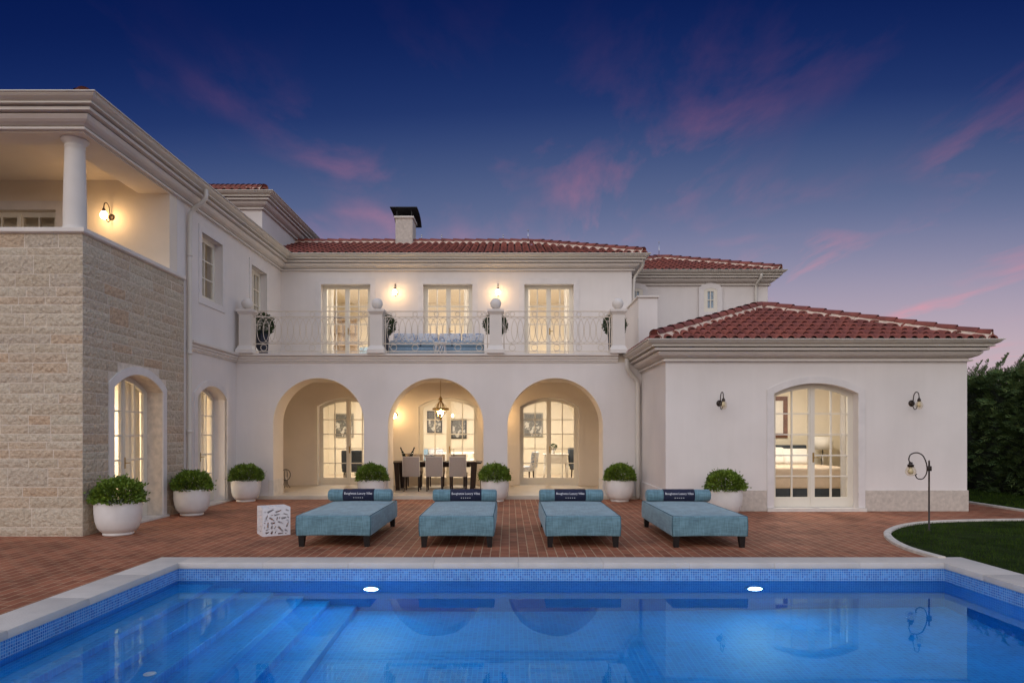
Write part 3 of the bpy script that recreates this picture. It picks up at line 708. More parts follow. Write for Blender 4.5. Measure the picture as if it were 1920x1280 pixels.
# chimney
ch = MB(); CX, CY = -3.42, 22.45
chm = ch.bbox(CX-.28, CY-.28, 7.2, CX+.28, CY+.5, 8.56, .01, smooth=False).build('chimney', 'plinth', villa)
MB().bbox(CX-.32, CY-.32, 8.56, CX+.32, CY+.54, 8.63, .01, smooth=False).build('chimney_coping', 'stone_trim', chm)
hd = MB()
for px_ in (-.24, .24):
    for py_ in (-.22, .42): hd.box(CX+px_-.012, CY+py_-.012, 8.63, CX+px_+.012, CY+py_+.012, 8.82)
hood = [(-.50, 8.89), (-.2, 8.89), (.15, 8.865), (.42, 8.80), (.60, 8.70), (.70, 8.59)]
poly = hood+[(y-.012, z-.025) for y, z in hood[::-1]]
hd.fill([(y, z) for y, z in poly], [], (CX, CY+.08, 0), Y_, Z_, X_, .44, -.44)
hd.build('chimney_hood', 'black_metal', chm)
for x, y, z, h in ((.61, 22.2, 7.85, .32), (-2.2, 22.2, 7.9, .10), (-.2, 22.2, 7.9, .10), (5.35, 24.4, 7.9, .5), (8.2, 15.2, 4.05, .12), (9.0, 14.4, 3.72, .12), (-2.85, 22.2, 7.9, .1)):
    MB().tube([(x, y, z), (x, y, z+h)], .011, 5).lathe([(.0, 0), (.025, .01), (.02, .03), (0, .04)], 8, (x, y, z+h)).build('lightning_rod', 'chrome', villa)
# --- downpipes
def pipe(pts, r=.045, seg=4):
    p = smooth_line3(pts, 2); return MB().tube(p, r, 12).build('downpipe', 'gutter', villa)
def smooth_line3(p, k):
    p = [Vector(q) for q in p]
    for _ in range(k):
        q = [p[0]]
        for a, b in zip(p, p[1:]): q += [a*.78+b*.22, a*.22+b*.78]
        p = q+[p[-1]]
    return p
y = SY1+.1
pipe([(WX+.40, y, 6.56), (WX+.40, y, 6.38), (WX+.30, y, 6.28), (WX+.12, y, 6.15), (WX+.07, y, 6.0), (WX+.07, y, 4.5), (WX+.07, y, .02)])
pipe([(FX0-.38, AY-.22, 3.36), (FX0-.38, AY-.22, 3.15), (FX0-.30, AY-.16, 3.02), (FX0-.12, AY-.10, 2.86), (FX0-.10, AY-.08, 2.7), (FX0-.10, AY-.08, 1.5), (FX0-.10, AY-.08, .02)], .055)
pipe([(RX1+.30, UY-.2, 6.55), (RX1+.30, UY-.1, 6.35), (RX1+.16, UY+.1, 6.2), (RX1+.07, UY+.12, 6.0), (RX1+.07, UY+.12, 5.0), (RX1+.07, UY+.12, 3.6)])
y = 21.66; x = (1418-955)*21.55/1280
pipe([(x+.06, y-.40, 6.56), (x+.06, y-.38, 6.42), (x, y-.1, 6.28), (x, y-.07, 6.1), (x, y-.07, 5), (x, y-.07, 4)])
for z in (5.2, 3.2, 1.6):
    MB().tube([(WX+.07, SY1+.1, z), (WX+.07, SY1+.1, z+.05)], .055, 12).build('pipe_collar', 'gutter', villa)
# --- rooms behind the doors (open towards the facade)
def room(x0, x1, y0, y1, z0, z1, openside):
    b = MB(); F = {'floor': (0, 1, 2, 3), 'ceil': (4, 7, 6, 5), 'F': (0, 4, 5, 1), 'R': (1, 5, 6, 2), 'B': (2, 6, 7, 3), 'L': (3, 7, 4, 0)}
    V = [(x0, y0, z0), (x1, y0, z0), (x1, y1, z0), (x0, y1, z0), (x0, y0, z1), (x1, y0, z1), (x1, y1, z1), (x0, y1, z1)]
    b.add(V, [F[k] for k in F if k not in ('floor', openside)]); b.build('interior_wall', 'plaster_in', villa)
    MB().add([V[i] for i in (0, 1, 2, 3)], [(0, 1, 2, 3)]).build('interior_floor', 'floor_in', villa)
def lamp(x, y, z, e, size=.6, col=(1, .93, .81), name='ceiling lamp', rx=0, ry=0):
    l = bpy.data.lights.new(name, 'AREA'); l.shape = 'DISK'; l.size = size; l.energy = e; l.color = col
    o = bpy.data.objects.new(name, l); COL.objects.link(o); o.location = (x, y, z); o.rotation_euler = (rx, ry, 0); return o
room(WX+.02, FX0+.3, UY+.32, 24.88, .085, 3.1, 'F'); room(WX+.02, RX1-.33, UY+.32, 24.88, 3.52, 6.3, 'F')
room(-13, WX-.34, SY0+.33, 19.6, .03, 3.1, 'R'); room(-13, WX-.34, 13.75, 19.6, 3.52, 6.3, 'R')
room(FX0+.31, 8.62, FY+.3, 17.7, .03, 3.1, 'F')
ROOM_E = 1.1
for x in (-5.2, -1.77, 1.3): lamp(x, 22.3, 3.07, 95*ROOM_E)
for x in (-4.72, -1.77, 1.15): lamp(x, 20.95, 6.27, 100*ROOM_E)
for yy in (11.8, 14.6, 17.6): lamp(-12.3, yy, 3.07, 190*ROOM_E, 1.2)
lamp(-11.5, 16.2, 6.27, 24*ROOM_E)
lamp(6.2, 15.7, 3.07, 80*ROOM_E)
# ------------------------------------------------------------------ lamps on the walls
def arc(pts, k=3): return smooth_line3(pts, k)
def wall_lamp(loc, label, lit, rz=0, flip=1):
    """local: -Y is out of the wall"""
    t = thing('wall_lamp', label, 'wall lamp', loc, rz, 'goose neck wall lamps')
    R = Matrix.Rotation(radians(90), 4, 'X')
    MB().lathe([(0, .03), (.02, .03), (.04, .024), (.062, .012), (.065, 0)][::-1], 20, X=R).build('wall_plate', 'dark_metal', t)
    a = MB(); a.tube(arc([(0, -.02, 0), (0, -.06, .05), (0, -.075, .16), (0, -.15, .23), (0, -.24, .20), (0, -.26, .12), (0, -.26, .07)]), .0095, 8)
    a.tube(arc([(0, -.02, -.01), (0, -.05, -.06), (0, -.10, -.13), (0, -.17, -.12), (0, -.20, -.05), (0, -.19, -.03)]), .008, 8); a.build('arm', 'dark_metal', t)
    MB().lathe([(.012, .10), (.022, .085), (.03, .07), (.034, .05), (.034, .03)][::-1], 16, (0, -.26, 0)).build('lamp_holder', 'dark_metal', t)
    g = MB()
    if lit: g.lathe([(0, -.115), (.035, -.105), (.056, -.075), (.062, -.04), (.054, -.005), (.036, .025), (.03, .03)], 20, (0, -.26, 0)).build('globe', 'bulb_lit', t)
    else:
        g.lathe([(0, -.135), (.04, -.122), (.066, -.085), (.072, -.045), (.06, -.0), (.036, .028), (.03, .03)], 20, (0, -.26, 0)).build('globe', 'clear', t)
        MB().lathe([(0, -.09), (.022, -.08), (.034, -.05), (.03, -.02), (.018, .02), (.015, .03)], 14, (0, -.26, 0)).build('bulb', 'bulb_off', t)
    return t
wall_lamp(((743-955)*UY/1280, UY, 5.64), 'lit wall lamp on the upper wall between the left and the middle balcony door', True)
wall_lamp(((934-955)*UY/1280, UY, 5.64), 'lit wall lamp on the upper wall between the middle and the right balcony door', True)
wall_lamp(((742-955)*19.69/1280, UY-.004, 2.12), 'lit wall lamp in the porch beside the door behind the dining table', True)
wall_lamp((-.31, UY-.004, 2.12), 'lit wall lamp hidden behind the pier between the middle and right arch', True)
wall_lamp(((209-955)*13.25/1280, 13.26, 5.78), 'lit wall lamp inside the upper loggia over the stone corner', True)
wall_lamp(((1349-955)*FY/1280, FY, 2.20), 'unlit wall lamp between the downpipe and the bedroom door', False)
wall_lamp(((1709-955)*FY/1280, FY, 2.20), 'unlit wall lamp right of the bedroom door near the hedge', False)
# garden lamp on a post
gl_ = thing('garden_lamp', 'thin dark garden lamp post with curled hook and hanging globe on the lawn', 'garden lamp', (*G(1742, 995.5), 0))
MB().lathe([(.04, 0), (.04, .01), (.014, .02), (.013, 1.13), (.016, 1.14), (0, 1.16)], 12).build('pole', 'dark_metal', gl_)
cb_ = MB(); cb_.bbox(-.035, -.02, .98, .035, .02, 1.06, .006); cb_.build('collar', 'dark_metal', gl_)
a = MB(); a.tube(arc([(-.03, 0, 1.02), (-.045, 0, 1.12), (-.10, 0, 1.24), (-.20, 0, 1.285), (-.31, 0, 1.25), (-.335, 0, 1.16), (-.30, 0, 1.10)]), .010, 8)
a.tube(arc([(-.03, 0, 1.03), (-.04, 0, .93), (-.10, 0, .845), (-.19, 0, .85), (-.225, 0, .91), (-.20, 0, .93)]), .009, 8); a.build('arm', 'dark_metal', gl_)
MB().lathe([(.05, 1.045), (.045, 1.07), (.055, 1.08), (.03, 1.09), (.03, 1.12), (0, 1.13)], 16, (-.30, 0, 0)).build('lamp_holder', 'dark_metal', gl_)
MB().lathe([(0, .895), (.045, .905), (.078, .94), (.082, .975), (.065, 1.02), (.048, 1.05)], 22, (-.30, 0, 0)).build('globe', 'clear', gl_)
MB().lathe([(0, .925), (.03, .935), (.045, .97), (.03, 1.02), (.02, 1.05)], 14, (-.30, 0, 0)).build('bulb', 'bulb_off', gl_)
# pendant lantern
LX, LY, LZ = (826-955)*18.0/1280, 18.0, 2.22
ln = thing('pendant_lantern', 'lit brass globe lantern hanging on a chain under the middle arch', 'lantern', (LX, LY, LZ))
ch_ = MB()
zc = .34
while zc < .80:
    k = round((zc-.34)/.028) % 2; pts = [((.010*cos(q) if k == 0 else 0), (.010*cos(q) if k else 0), zc+.018*sin(q)) for q in [2*pi*i/10 for i in range(10)]]
    ch_.tube(pts, .0035, 5, closed=True); zc += .028
ch_.lathe([(.06, .80), (.05, .815), (.0, .82)], 16); ch_.build('chain', 'brass', ln)
b = MB(); b.lathe([(.0, .34), (.02, .33), (.03, .30), (.05, .285), (.055, .25), (.02, .235)], 16); b.lathe([(0, -.30), (.018, -.28), (.035, -.25), (.02, -.235)], 12)
for q in range(4):
    an = q*pi/2+pi/4+.3; b.tube([(sin(pi*i/14)*.125*cos(an), sin(pi*i/14)*.125*sin(an), .25-.5*i/14) for i in range(15)], .013, 8)
b.build('frame', 'brass', ln)
r_ = MB(); r_.lathe([(.188, -.02), (.215, -.02), (.215, .03), (.188, .03), (.188, -.02)], 40)
for q in range(4): an = q*pi/2+pi/4+.3; r_.tube([(.11*cos(an), .11*sin(an), 0), (.195*cos(an), .195*sin(an), 0)], .007, 6)
r_.build('ring', 'brass', ln)
MB().sphere((0, 0, 0), .18, 28, 16, .98).build('glass_globe', 'clear', ln)
MB().lathe([(.012, -.027), (.012, .235)], 10).build('bulb_stem', 'brass', ln)
MB().lathe([(0, -.118), (.024, -.111), (.037, -.086), (.032, -.054), (.0145, -.028)], 16).build('bulb', 'bulb_lantern', ln)

# ------------------------------------------------------------------ balcony: posts, railings, topiary, sofa
posts = [(463-955)*AY/1280, (707-955)*AY/1280, (929.5-955)*AY/1280, (1158.5-955)*AY/1280]
BZ0 = 3.505
for x, where in zip(posts, ('beside the left wing', 'left of the blue balcony sofa', 'right of the blue balcony sofa', 'next to the privacy wall')):
    t = thing('balustrade_post', f'square white balcony post with stone ball {where}', 'balcony post', (x, AY+.02, BZ0), 0, 'ball topped posts of the balcony')
    p = MB()
    def sq(h0, a, h1, b_, p=p): p.add([(-a, -a, h0), (a, -a, h0), (a, a, h0), (-a, a, h0), (-b_, -b_, h1), (b_, -b_, h1), (b_, b_, h1), (-b_, b_, h1)], [(0, 3, 2, 1), (4, 5, 6, 7), (0, 1, 5, 4), (1, 2, 6, 5), (2, 3, 7, 6), (3, 0, 4, 7)])
    sq(0, .21, .09, .21); sq(.09, .205, .19, .15); sq(.19, .146, .93, .146); p.build('shaft', 'trim', t)
    c_ = MB(); p = c_
    sq(.93, .15, 1.0, .19, c_); sq(1.0, .20, 1.055, .20, c_); sq(1.055, .19, 1.07, .10, c_); c_.build('cap', 'trim', t)
    s_ = MB(); s_.lathe([(.07, 1.07), (.05, 1.085), (.05, 1.10)], 20); s_.sphere((0, 0, 1.21), .135, 28, 16); s_.build('ball', 'trim', t)
def railing(x0, x1, label):
    t = thing('balcony_railing', label, 'railing', ((x0+x1)/2, AY+.02, BZ0), 0, 'iron railings along the balcony')
    h = (x1-x0)/2; zt, z2, z1, z0 = 1.03, .895, .245, .06
    r = MB()
    for z, rad, e in ((z2, .013, 0), (z1, .011, 0), (z0, .011, 0)): r.box(-h+e, -rad*.6, z-rad, h-e, rad*.6, z+rad)
    r.box(-h+.13, -.008, zt-.013, h-.13, .008, zt+.013)
    r.build('rail', 'iron', t)
    for s in (-1, 1):
        k = MB(); k.tube([(s*(h-.05), 0, 0), (s*(h-.05), 0, z2)], .012, 6); k.build('upright', 'iron', t)
    for s in (-1, 1):
        k = MB(); c = (s*(h-.13), zt-.065); pts = []
        for i in range(26):
            a = pi/2-i*2*pi*1.35/25; rr = .065*(1-.62*i/25); pts.append((c[0]+s*rr*cos(a), 0, c[1]+rr*sin(a)))
        k.tube(pts, .009, 6); k.build('scroll', 'iron', t)
    n = max(8, round(2*(h-.1)/.145)); pit = 2*(h-.08)/n; lo = MB()
    zm = (z1+z2)/2; hh = (z2-z1)/2-.03
    for i in range(n-1):
        cx_ = -h+.08+pit*(i+1)
        for s in (-1, 1):
            lo.tube([(cx_+s*pit*.98*sin(pi*q/12)**.8*.98 if 0 < q < 12 else cx_, .004*s, zm-hh*cos(pi*q/12)) for q in range(13)], .0068, 5)
        lo.sphere((cx_, -.006, zm+hh+.005), .014, 8, 6); lo.sphere((cx_, -.006, zm-hh-.005), .014, 8, 6)
    lo.build('lattice', 'iron', t)
    m = max(3, round(2*h/.55)); ci = MB()
    for i in range(m):
        cx_ = -h+.25+(2*h-.5)*i/(m-1)
        for zc, rr in (((zt+z2)/2, .055), ((z0+z1)/2, .075)):
            ci.tube([(cx_+rr*cos(2*pi*q/16), 0, zc+rr*sin(2*pi*q/16)) for q in range(16)], .008, 5, closed=True)
    ci.build('ring_trim', 'iron', t)
for (a, b), lb in zip(zip(posts, posts[1:]), ('cream iron balcony railing of interlaced loops in front of the leftmost upper door', 'cream iron balcony railing of interlaced loops in front of the blue sofa', 'cream iron balcony railing of interlaced loops in front of the rightmost upper door')):
    railing(a+.15, b-.15, lb)
def leaves(n, rx, rz, size, seed, dome=False, bot=-.6):
    rnd = random.Random(seed); m = MB()
    for i in range(n):
        th = rnd.uniform(0, 2*pi); cz = rnd.uniform(bot, 1)
        s = sqrt(max(0, 1-cz*cz)); p0 = Vector((s*cos(th), s*sin(th), cz))
        bump = 1+.17*mnoise.noise(p0*2.6+Vector((seed, 0, 0)))+.10*mnoise.noise(p0*6+Vector((0, seed, 0)))
        r = rnd.uniform(.62, 1.0)**.5*bump
        if rnd.random() < .07: r *= rnd.uniform(1.04, 1.2)
        p = Vector((p0.x*rx*r, p0.y*rx*r, p0.z*rz*r))
        d = (p0+Vector((rnd.gauss(0, .5), rnd.gauss(0, .5), rnd.gauss(.25, .5)))).normalized(); u = d.cross(Vector((rnd.gauss(0, 1), rnd.gauss(0, 1), rnd.gauss(0, 1)))).normalized()
        L_ = size*rnd.uniform(.7, 1.35); w = L_*.32; mid = p+d*L_*.5+Vector((0, 0, -.1*L_))
        o = len(m.v); m.v += [tuple(p), tuple(mid+u*w), tuple(p+d*L_), tuple(mid-u*w)]; m.f.append((o, o+1, o+2, o+3)); m.s.append(False)
    return m
# potted shrubs on the terrace
potp = [(0, 0), (.20, 0), (.215, .012), (.215, .03), (.20, .04), (.24, .06), (.285, .12), (.315, .22), (.328, .34), (.33, .44), (.325, .485), (.325, .51), (.312, .515), (.300, .505), (.298, .44)]
def shrub(loc, label, sc, seed, rz):
    t = thing('potted_shrub', label, 'potted shrub', loc, rz, 'round shrubs in white pots on the terrace')
    t.scale = (sc,)*3
    MB().lathe(potp, 40).lathe([(0, .46), (.30, .462)], 24).build('pot', 'pot', t)
    st = MB()
    rnd = random.Random(seed)
    for _ in range(14):
        a = rnd.uniform(0, 2*pi); st.tube([(.05*cos(a), .05*sin(a), .45), (.16*cos(a), .16*sin(a), .58), (.26*cos(a), .26*sin(a), .66)], [.012, .009, .004], 5)
    st.build('stem', 'bark', t)
    f = leaves(5000, .355, .30, .041, seed, bot=-.22); f.v = [(x, y, z+.56) for x, y, z in f.v]
    f.build('foliage', 'leaf', t); return t
for i, (px, Y, lb, sc) in enumerate((
    (222, 10.75, 'round green shrub in white pot by the stone corner and its arched door', 1.03),
    (360, 13.30, 'round green shrub in white pot where the stone meets the white wing wall', 1.0),
    (461, 15.95, 'round green shrub in white pot left of the left arch', 1.0),
    (697, 15.95, 'round green shrub in white pot before the pier left of the dining table', 1.0),
    (928, 15.95, 'round green shrub in white pot before the pier right of the dining table', 1.0),
    (1162, 15.95, 'round green shrub in white pot in front of the wall beside the downpipe', 1.0),
    (1359, 13.25, 'round green shrub in white pot between the rightmost daybed and the bedroom wall', 1.0))):
    shrub(((px-955)*Y/1280, Y, 0), lb, sc, i+11, i*1.3)
def topiary(loc, label, seed):
    t = thing('topiary', label, 'topiary', loc, seed, 'clipped topiary balls on the balcony')
    m = MB(); a, b_ = .13, .19
    m.lathe([(a, 0), (a+.01, .01), (b_-.02, .58), (b_, .62), (b_, .66), (b_-.02, .66), (b_-.03, .6)], 4); m.v = [(x*cos(pi/4)-y*sin(pi/4), x*sin(pi/4)+y*cos(pi/4), z) for x, y, z in m.v]; m.s = [False]*len(m.s)
    m.build('pot', 'pot_dark', t); MB().tube([(0, 0, .55), (0, 0, .8)], .02, 8).build('trunk', 'bark', t)
    f = leaves(3600, .29, .28, .036, seed, bot=-1); f.v = [(x, y, z+.83) for x, y, z in f.v]; f.build('crown', 'topiary', t)
for px, Y, lb, k in ((491, 17.25, 'clipped dark ball shrub in tall navy pot beside the left wing on the balcony', 1), (719, 17.3, 'clipped dark ball shrub in tall navy pot at the left end of the balcony sofa', 2),
                     (929, 17.3, 'clipped dark ball shrub in tall navy pot at the right end of the balcony sofa', 3), (1152, 17.3, 'clipped dark ball shrub in tall navy pot beside the privacy wall', 4)):
    topiary(((px-955)*Y/1280, Y, 3.505), lb, k)
sf = thing('balcony_sofa', 'low blue balcony sofa with blue and white printed back cushions', 'sofa', ((820-955)*17.6/1280, 17.75, 3.505))
MB().bbox(-1.2, -.45, .05, 1.2, .45, .27, .03).build('base', 'blue_cushion', sf)
for x in (-.8, 0, .8): MB().bbox(x-.395, -.45, .272, x+.395, .25, .43, .045, seg=3).build('seat_cushion', 'blue_cushion', sf)
for x in (-.9, -.3, .3, .9): MB().bbox(-.29, -.07, 0, .29, .08, .29, .05, seg=3, X=Matrix.Translation((x, .20, .42)) @ Matrix.Rotation(radians(-12), 4, 'X')).build('back_cushion', 'patterned', sf)
bt = thing('side_table', 'small white openwork table on the balcony before the blue sofa', 'side table', ((826-955)*16.95/1280, 16.95, 3.505))
tb = MB(); tb.bbox(-.16, -.16, .30, .16, .16, .33, .006)
for i in range(4):
    a = i*pi/2
    for q in range(3): tb.tube([(.15*cos(a)-.1*sin(a)*(q-1), .15*sin(a)+.1*cos(a)*(q-1), 0), (.13*cos(a+.5+q*.3), .13*sin(a+.5+q*.3), .31)], .012, 5)
tb.build('frame', 'white_lacquer', bt)

# ------------------------------------------------------------------ daybeds and bolsters
def text_mesh(body, size):
    c = bpy.data.curves.new('lettering', 'FONT'); c.body = body; c.size = size; c.align_x = 'CENTER'; c.resolution_u = 3
    o = bpy.data.objects.new('lettering', c); COL.objects.link(o); bpy.context.view_layer.update()
    me = bpy.data.meshes.new_from_object(o.evaluated_get(bpy.context.evaluated_depsgraph_get()))
    v = [tuple(p.co) for p in me.vertices]; f = [tuple(p.vertices) for p in me.polygons]
    bpy.data.objects.remove(o); bpy.data.meshes.remove(me); return v, f
def daybed(loc, label, rz=0):
    t = thing('daybed', label, 'daybed', loc, rz, 'blue daybeds lined up along the pool')
    W, L_ = .525, 2.2
    b = MB(); nx, ny = 14, 26; import bmesh
    def prof(i, j, z):   # slightly swelling, sagging edges
        return z
    bm = bmesh.new(); bmesh.ops.create_cube(bm, size=1)
    for v in bm.verts: v.co = Vector((v.co.x*2*W, v.co.y*L_+L_/2, .155+(v.co.z+.5)*.285))
    bmesh.ops.bevel(bm, geom=[e for e in bm.edges], offset=.022, segments=3, affect='EDGES', profile=.6)
    bmesh.ops.subdivide_edges(bm, edges=[e for e in bm.edges if e.calc_length() > .2], cuts=9, use_grid_fill=True)
    for v in bm.verts:
        x, y, z = v.co; fx = 1-(x/W)**2; fy = 1-((y-L_/2)/(L_/2))**2
        if z > .4: v.co.z += .022*max(0, fx)*max(0, fy)**.5+.004*mnoise.noise(Vector((x*5, y*4, 1)))
        if z < .3: v.co.z += .010*max(fx, 0)*(1 if y < .1 else .4)
        k = (z-.155)/.285; v.co.x *= 1+.022*sin(pi*max(0, min(1, k)))*.6; v.co.x += .004*mnoise.noise(Vector((x*3, y*3, z*6))); v.co.y += .006*mnoise.noise(Vector((x*4, y*2, z*6+3)))
    bm.verts.index_update(); b.add([v.co.copy() for v in bm.verts], [tuple(v.index for v in f.verts) for f in bm.faces], True); bm.free()
    body = b.build('mattress', 'daybed', t)
    p = MB(); e = .012
    p.tube([(-W+e, e, .437), (W-e, e, .437), (W-e, L_-e, .437), (-W+e, L_-e, .437)], .0075, 6, closed=True)
    for x in (-W+e*.6, W-e*.6): p.tube([(x, e*.5, .165), (x*1.012, e*.1, .30), (x, e*.6, .437)], .006, 6)
    p.build('piping', 'piping', body)
    for x in (-W+.07, W-.07):
        for y in (.07, L_-.07):
            l = MB(); a, c = .032, .045; sx = .006 if x > 0 else -.006
            l.add([(x-a+sx, y-a, 0), (x+a+sx, y-a, 0), (x+a+sx, y+a, 0), (x-a+sx, y+a, 0), (x-c, y-c, .17), (x+c, y-c, .17), (x+c, y+c, .17), (x-c, y+c, .17)], [(0, 3, 2, 1), (4, 5, 6, 7), (0, 1, 5, 4), (1, 2, 6, 5), (2, 3, 7, 6), (3, 0, 4, 7)])
            l.build('leg', 'dark_leg', t)
    return t
VT, FT = text_mesh('Boughetos Luxury Villas', .052)
def bolster(loc, label, off, rz=0):
    t = thing('bolster', label, 'bolster', loc, rz, 'bolsters on the daybeds'); R = .102; h = .535
    m = MB(); pr_ = [(0, -h), (R*.72, -h-.004), (R*.93, -h+.012), (R, -h+.035)]+[(R*(1+.012*sin(i*2.1)), -h+.05+(2*h-.1)*i/12) for i in range(13)]+[(R, h-.035), (R*.93, h-.012), (R*.72, h+.004), (0, h)]
    RY = Matrix.Rotation(radians(90), 4, 'Y')
    m.lathe(pr_, 28, X=RY).build('cushion', 'daybed', t)
    c = MB(); r2 = R+.006; w = .26; n = 20; vs = []
    a0, a1 = radians(-58), radians(128)       # from low on the front, over the top, to the back
    for i in range(n+1):
        a = a0+(a1-a0)*i/n
        for x in (-w, w): vs.append((x+off, -r2*cos(a), r2*sin(a)))
    for i in range(n+1):
        a = a0+(a1-a0)*i/n
        for x in (-w, w): vs.append((x+off, -(r2-.005)*cos(a), (r2-.005)*sin(a)))
    k = 2*(n+1); fs = [(2*i, 2*i+1, 2*i+3, 2*i+2) for i in range(n)]+[(k+2*i+2, k+2*i+3, k+2*i+1, k+2*i) for i in range(n)]
    fs += [(0, k, k+1, 1)]+[(2*i, 2*i+2, k+2*i+2, k+2*i) for i in range(n)]+[(2*i+1, k+2*i+1, k+2*i+3, 2*i+3) for i in range(n)]
    c.add(vs, fs, True); cov = c.build('banner', 'navy', t)
    def wrap(x, s, e=.0016): a = s/r2; return (x+off, -(r2+e)*cos(a), (r2+e)*sin(a))
    wx = max(v[0] for v in VT); sc = .47/(2*wx)
    L_ = MB(); L_.add([wrap(v[0]*sc, .022+v[1]*1.05) for v in VT], FT)
    for q in range(5):
        o = len(L_.v); cx_ = (q-2)*.036; L_.v += [wrap(cx_+(.0125 if i % 2 == 0 else .0055)*sin(i*pi/5), -.034+(.0125 if i % 2 == 0 else .0055)*cos(i*pi/5)) for i in range(10)]; L_.v.append(wrap(cx_, -.034))
        L_.f += [(o+i, o+10, o+(i+1) % 10) for i in range(10)]; L_.s += [False]*10
    L_.build('lettering', 'letter', cov)
beds = [(-2.465, 9.55, 'leftmost blue daybed, next to the white cube table', -.005, -2.52, -.02), (-.735, 9.50, 'blue daybed second from the left, in front of the dining table', 0, -.75, .02),
        (1.03, 9.50, 'blue daybed in front of the right arch', 0, 1.04, -.02), (2.79, 9.48, 'rightmost blue daybed, in front of the bedroom pavilion', .0, 2.84, .0)]
for x, y, lb, rz, bx, off in beds:
    daybed((x, y, 0), lb, rz)
    bolster((bx, y+2.02, .44+.106), 'blue bolster with navy banner on the '+lb.replace('blue daybed', 'daybed').split(',')[0].replace(' in front of the right arch', ' before the right arch'), off)
# white cube table with cut-out strips
cu = thing('cube_table', 'white cube side table pierced with slanting cut-outs', 'side table', ((511-955)*10.75/1280, 10.80, 0), radians(31))
S = .21; Hc = .44
def pierced(seed):
    rnd = random.Random(seed); holes = []
    tries = 0
    while len(holes) < 60 and tries < 4000:
        tries += 1
        cx_, cy_ = rnd.uniform(-S+.03, S-.03), rnd.uniform(.03, Hc-.03); L_ = rnd.uniform(.05, .12) if tries < 1500 else rnd.uniform(.025, .06); w = rnd.uniform(.02, .036) if tries < 1500 else rnd.uniform(.012, .022); a = rnd.choice((.5, -.45, .2, 1.2, -1.0))+rnd.gauss(0, .12)
        q = [(cx_+sx*L_/2*cos(a)-sy*w/2*sin(a)*(1.0 if sx < 0 else .55), cy_+sx*L_/2*sin(a)+sy*w/2*cos(a)*(1.0 if sx < 0 else .55)) for sx, sy in ((-1, -1), (1, -1), (1, 1), (-1, 1))]
        if any(abs(x) > S-.018 or y < .018 or y > Hc-.018 for x, y in q): continue
        bb = (min(x for x, y in q), max(x for x, y in q), min(y for x, y in q), max(y for x, y in q))
        if any(not (bb[1]+.006 < h[0] or bb[0]-.006 > h[1] or bb[3]+.006 < h[2] or bb[2]-.006 > h[3]) for h, _ in holes): continue
        holes.append((bb, q))
    return [q for _, q in holes]
for i, (nx, ux) in enumerate((((0, -1, 0), (1, 0, 0)), ((-1, 0, 0), (0, -1, 0)), ((0, 1, 0), (-1, 0, 0)), ((1, 0, 0), (0, 1, 0)))):
    e = S if i % 2 == 0 else S-.008
    MB().fill([(-e, 0), (e, 0), (e, Hc-.008), (-e, Hc-.008)], [h for h in pierced(i+2) if max(abs(x) for x, y in h) < e-.01 and max(y for x, y in h) < Hc-.02], Vector(nx)*S, ux, Z_, nx, 0, -.008).build('side_panel', 'white_lacquer', cu)
MB().fill([(-S, -S), (S, -S), (S, S), (-S, S)], [[(x, y-Hc/2) for x, y in h] for h in pierced(9) if max(abs(y-Hc/2) for x, y in h) < S-.01], (0, 0, Hc-.008), X_, Y_, Z_, .008, 0).build('tabletop', 'white_lacquer', cu)
# ------------------------------------------------------------------ dining on the porch
dz = .08
tx0, tx1 = (734-955)*18.5/1280, (903-955)*18.5/1280
dt = thing('dining_table', 'long dark wooden dining table laid on the porch', 'dining table', ((tx0+tx1)/2, 18.5, dz)); tw = (tx1-tx0)/2
MB().bbox(-tw, -.48, .70, tw, .48, .745, .005, smooth=False).build('tabletop', 'wood', dt)
MB().box(-tw+.3, -.38, .61, tw-.3, .38, .70).build('apron', 'wood', dt)
for s in (-1, 1):
    for q in (-1, 1):
        MB().add([(s*(tw-.24)-.05, q*.40-.05, 0), (s*(tw-.24)+.05, q*.40-.05, 0), (s*(tw-.24)+.05, q*.40+.05, 0), (s*(tw-.24)-.05, q*.40+.05, 0), (s*(tw-.20)-.06, q*.40-.06, .70), (s*(tw-.20)+.06, q*.40-.06, .70), (s*(tw-.20)+.06, q*.40+.06, .70), (s*(tw-.20)-.06, q*.40+.06, .70)],
                 [(0, 3, 2, 1), (4, 5, 6, 7), (0, 1, 5, 4), (1, 2, 6, 5), (2, 3, 7, 6), (3, 0, 4, 7)]).build('leg', 'wood', dt)
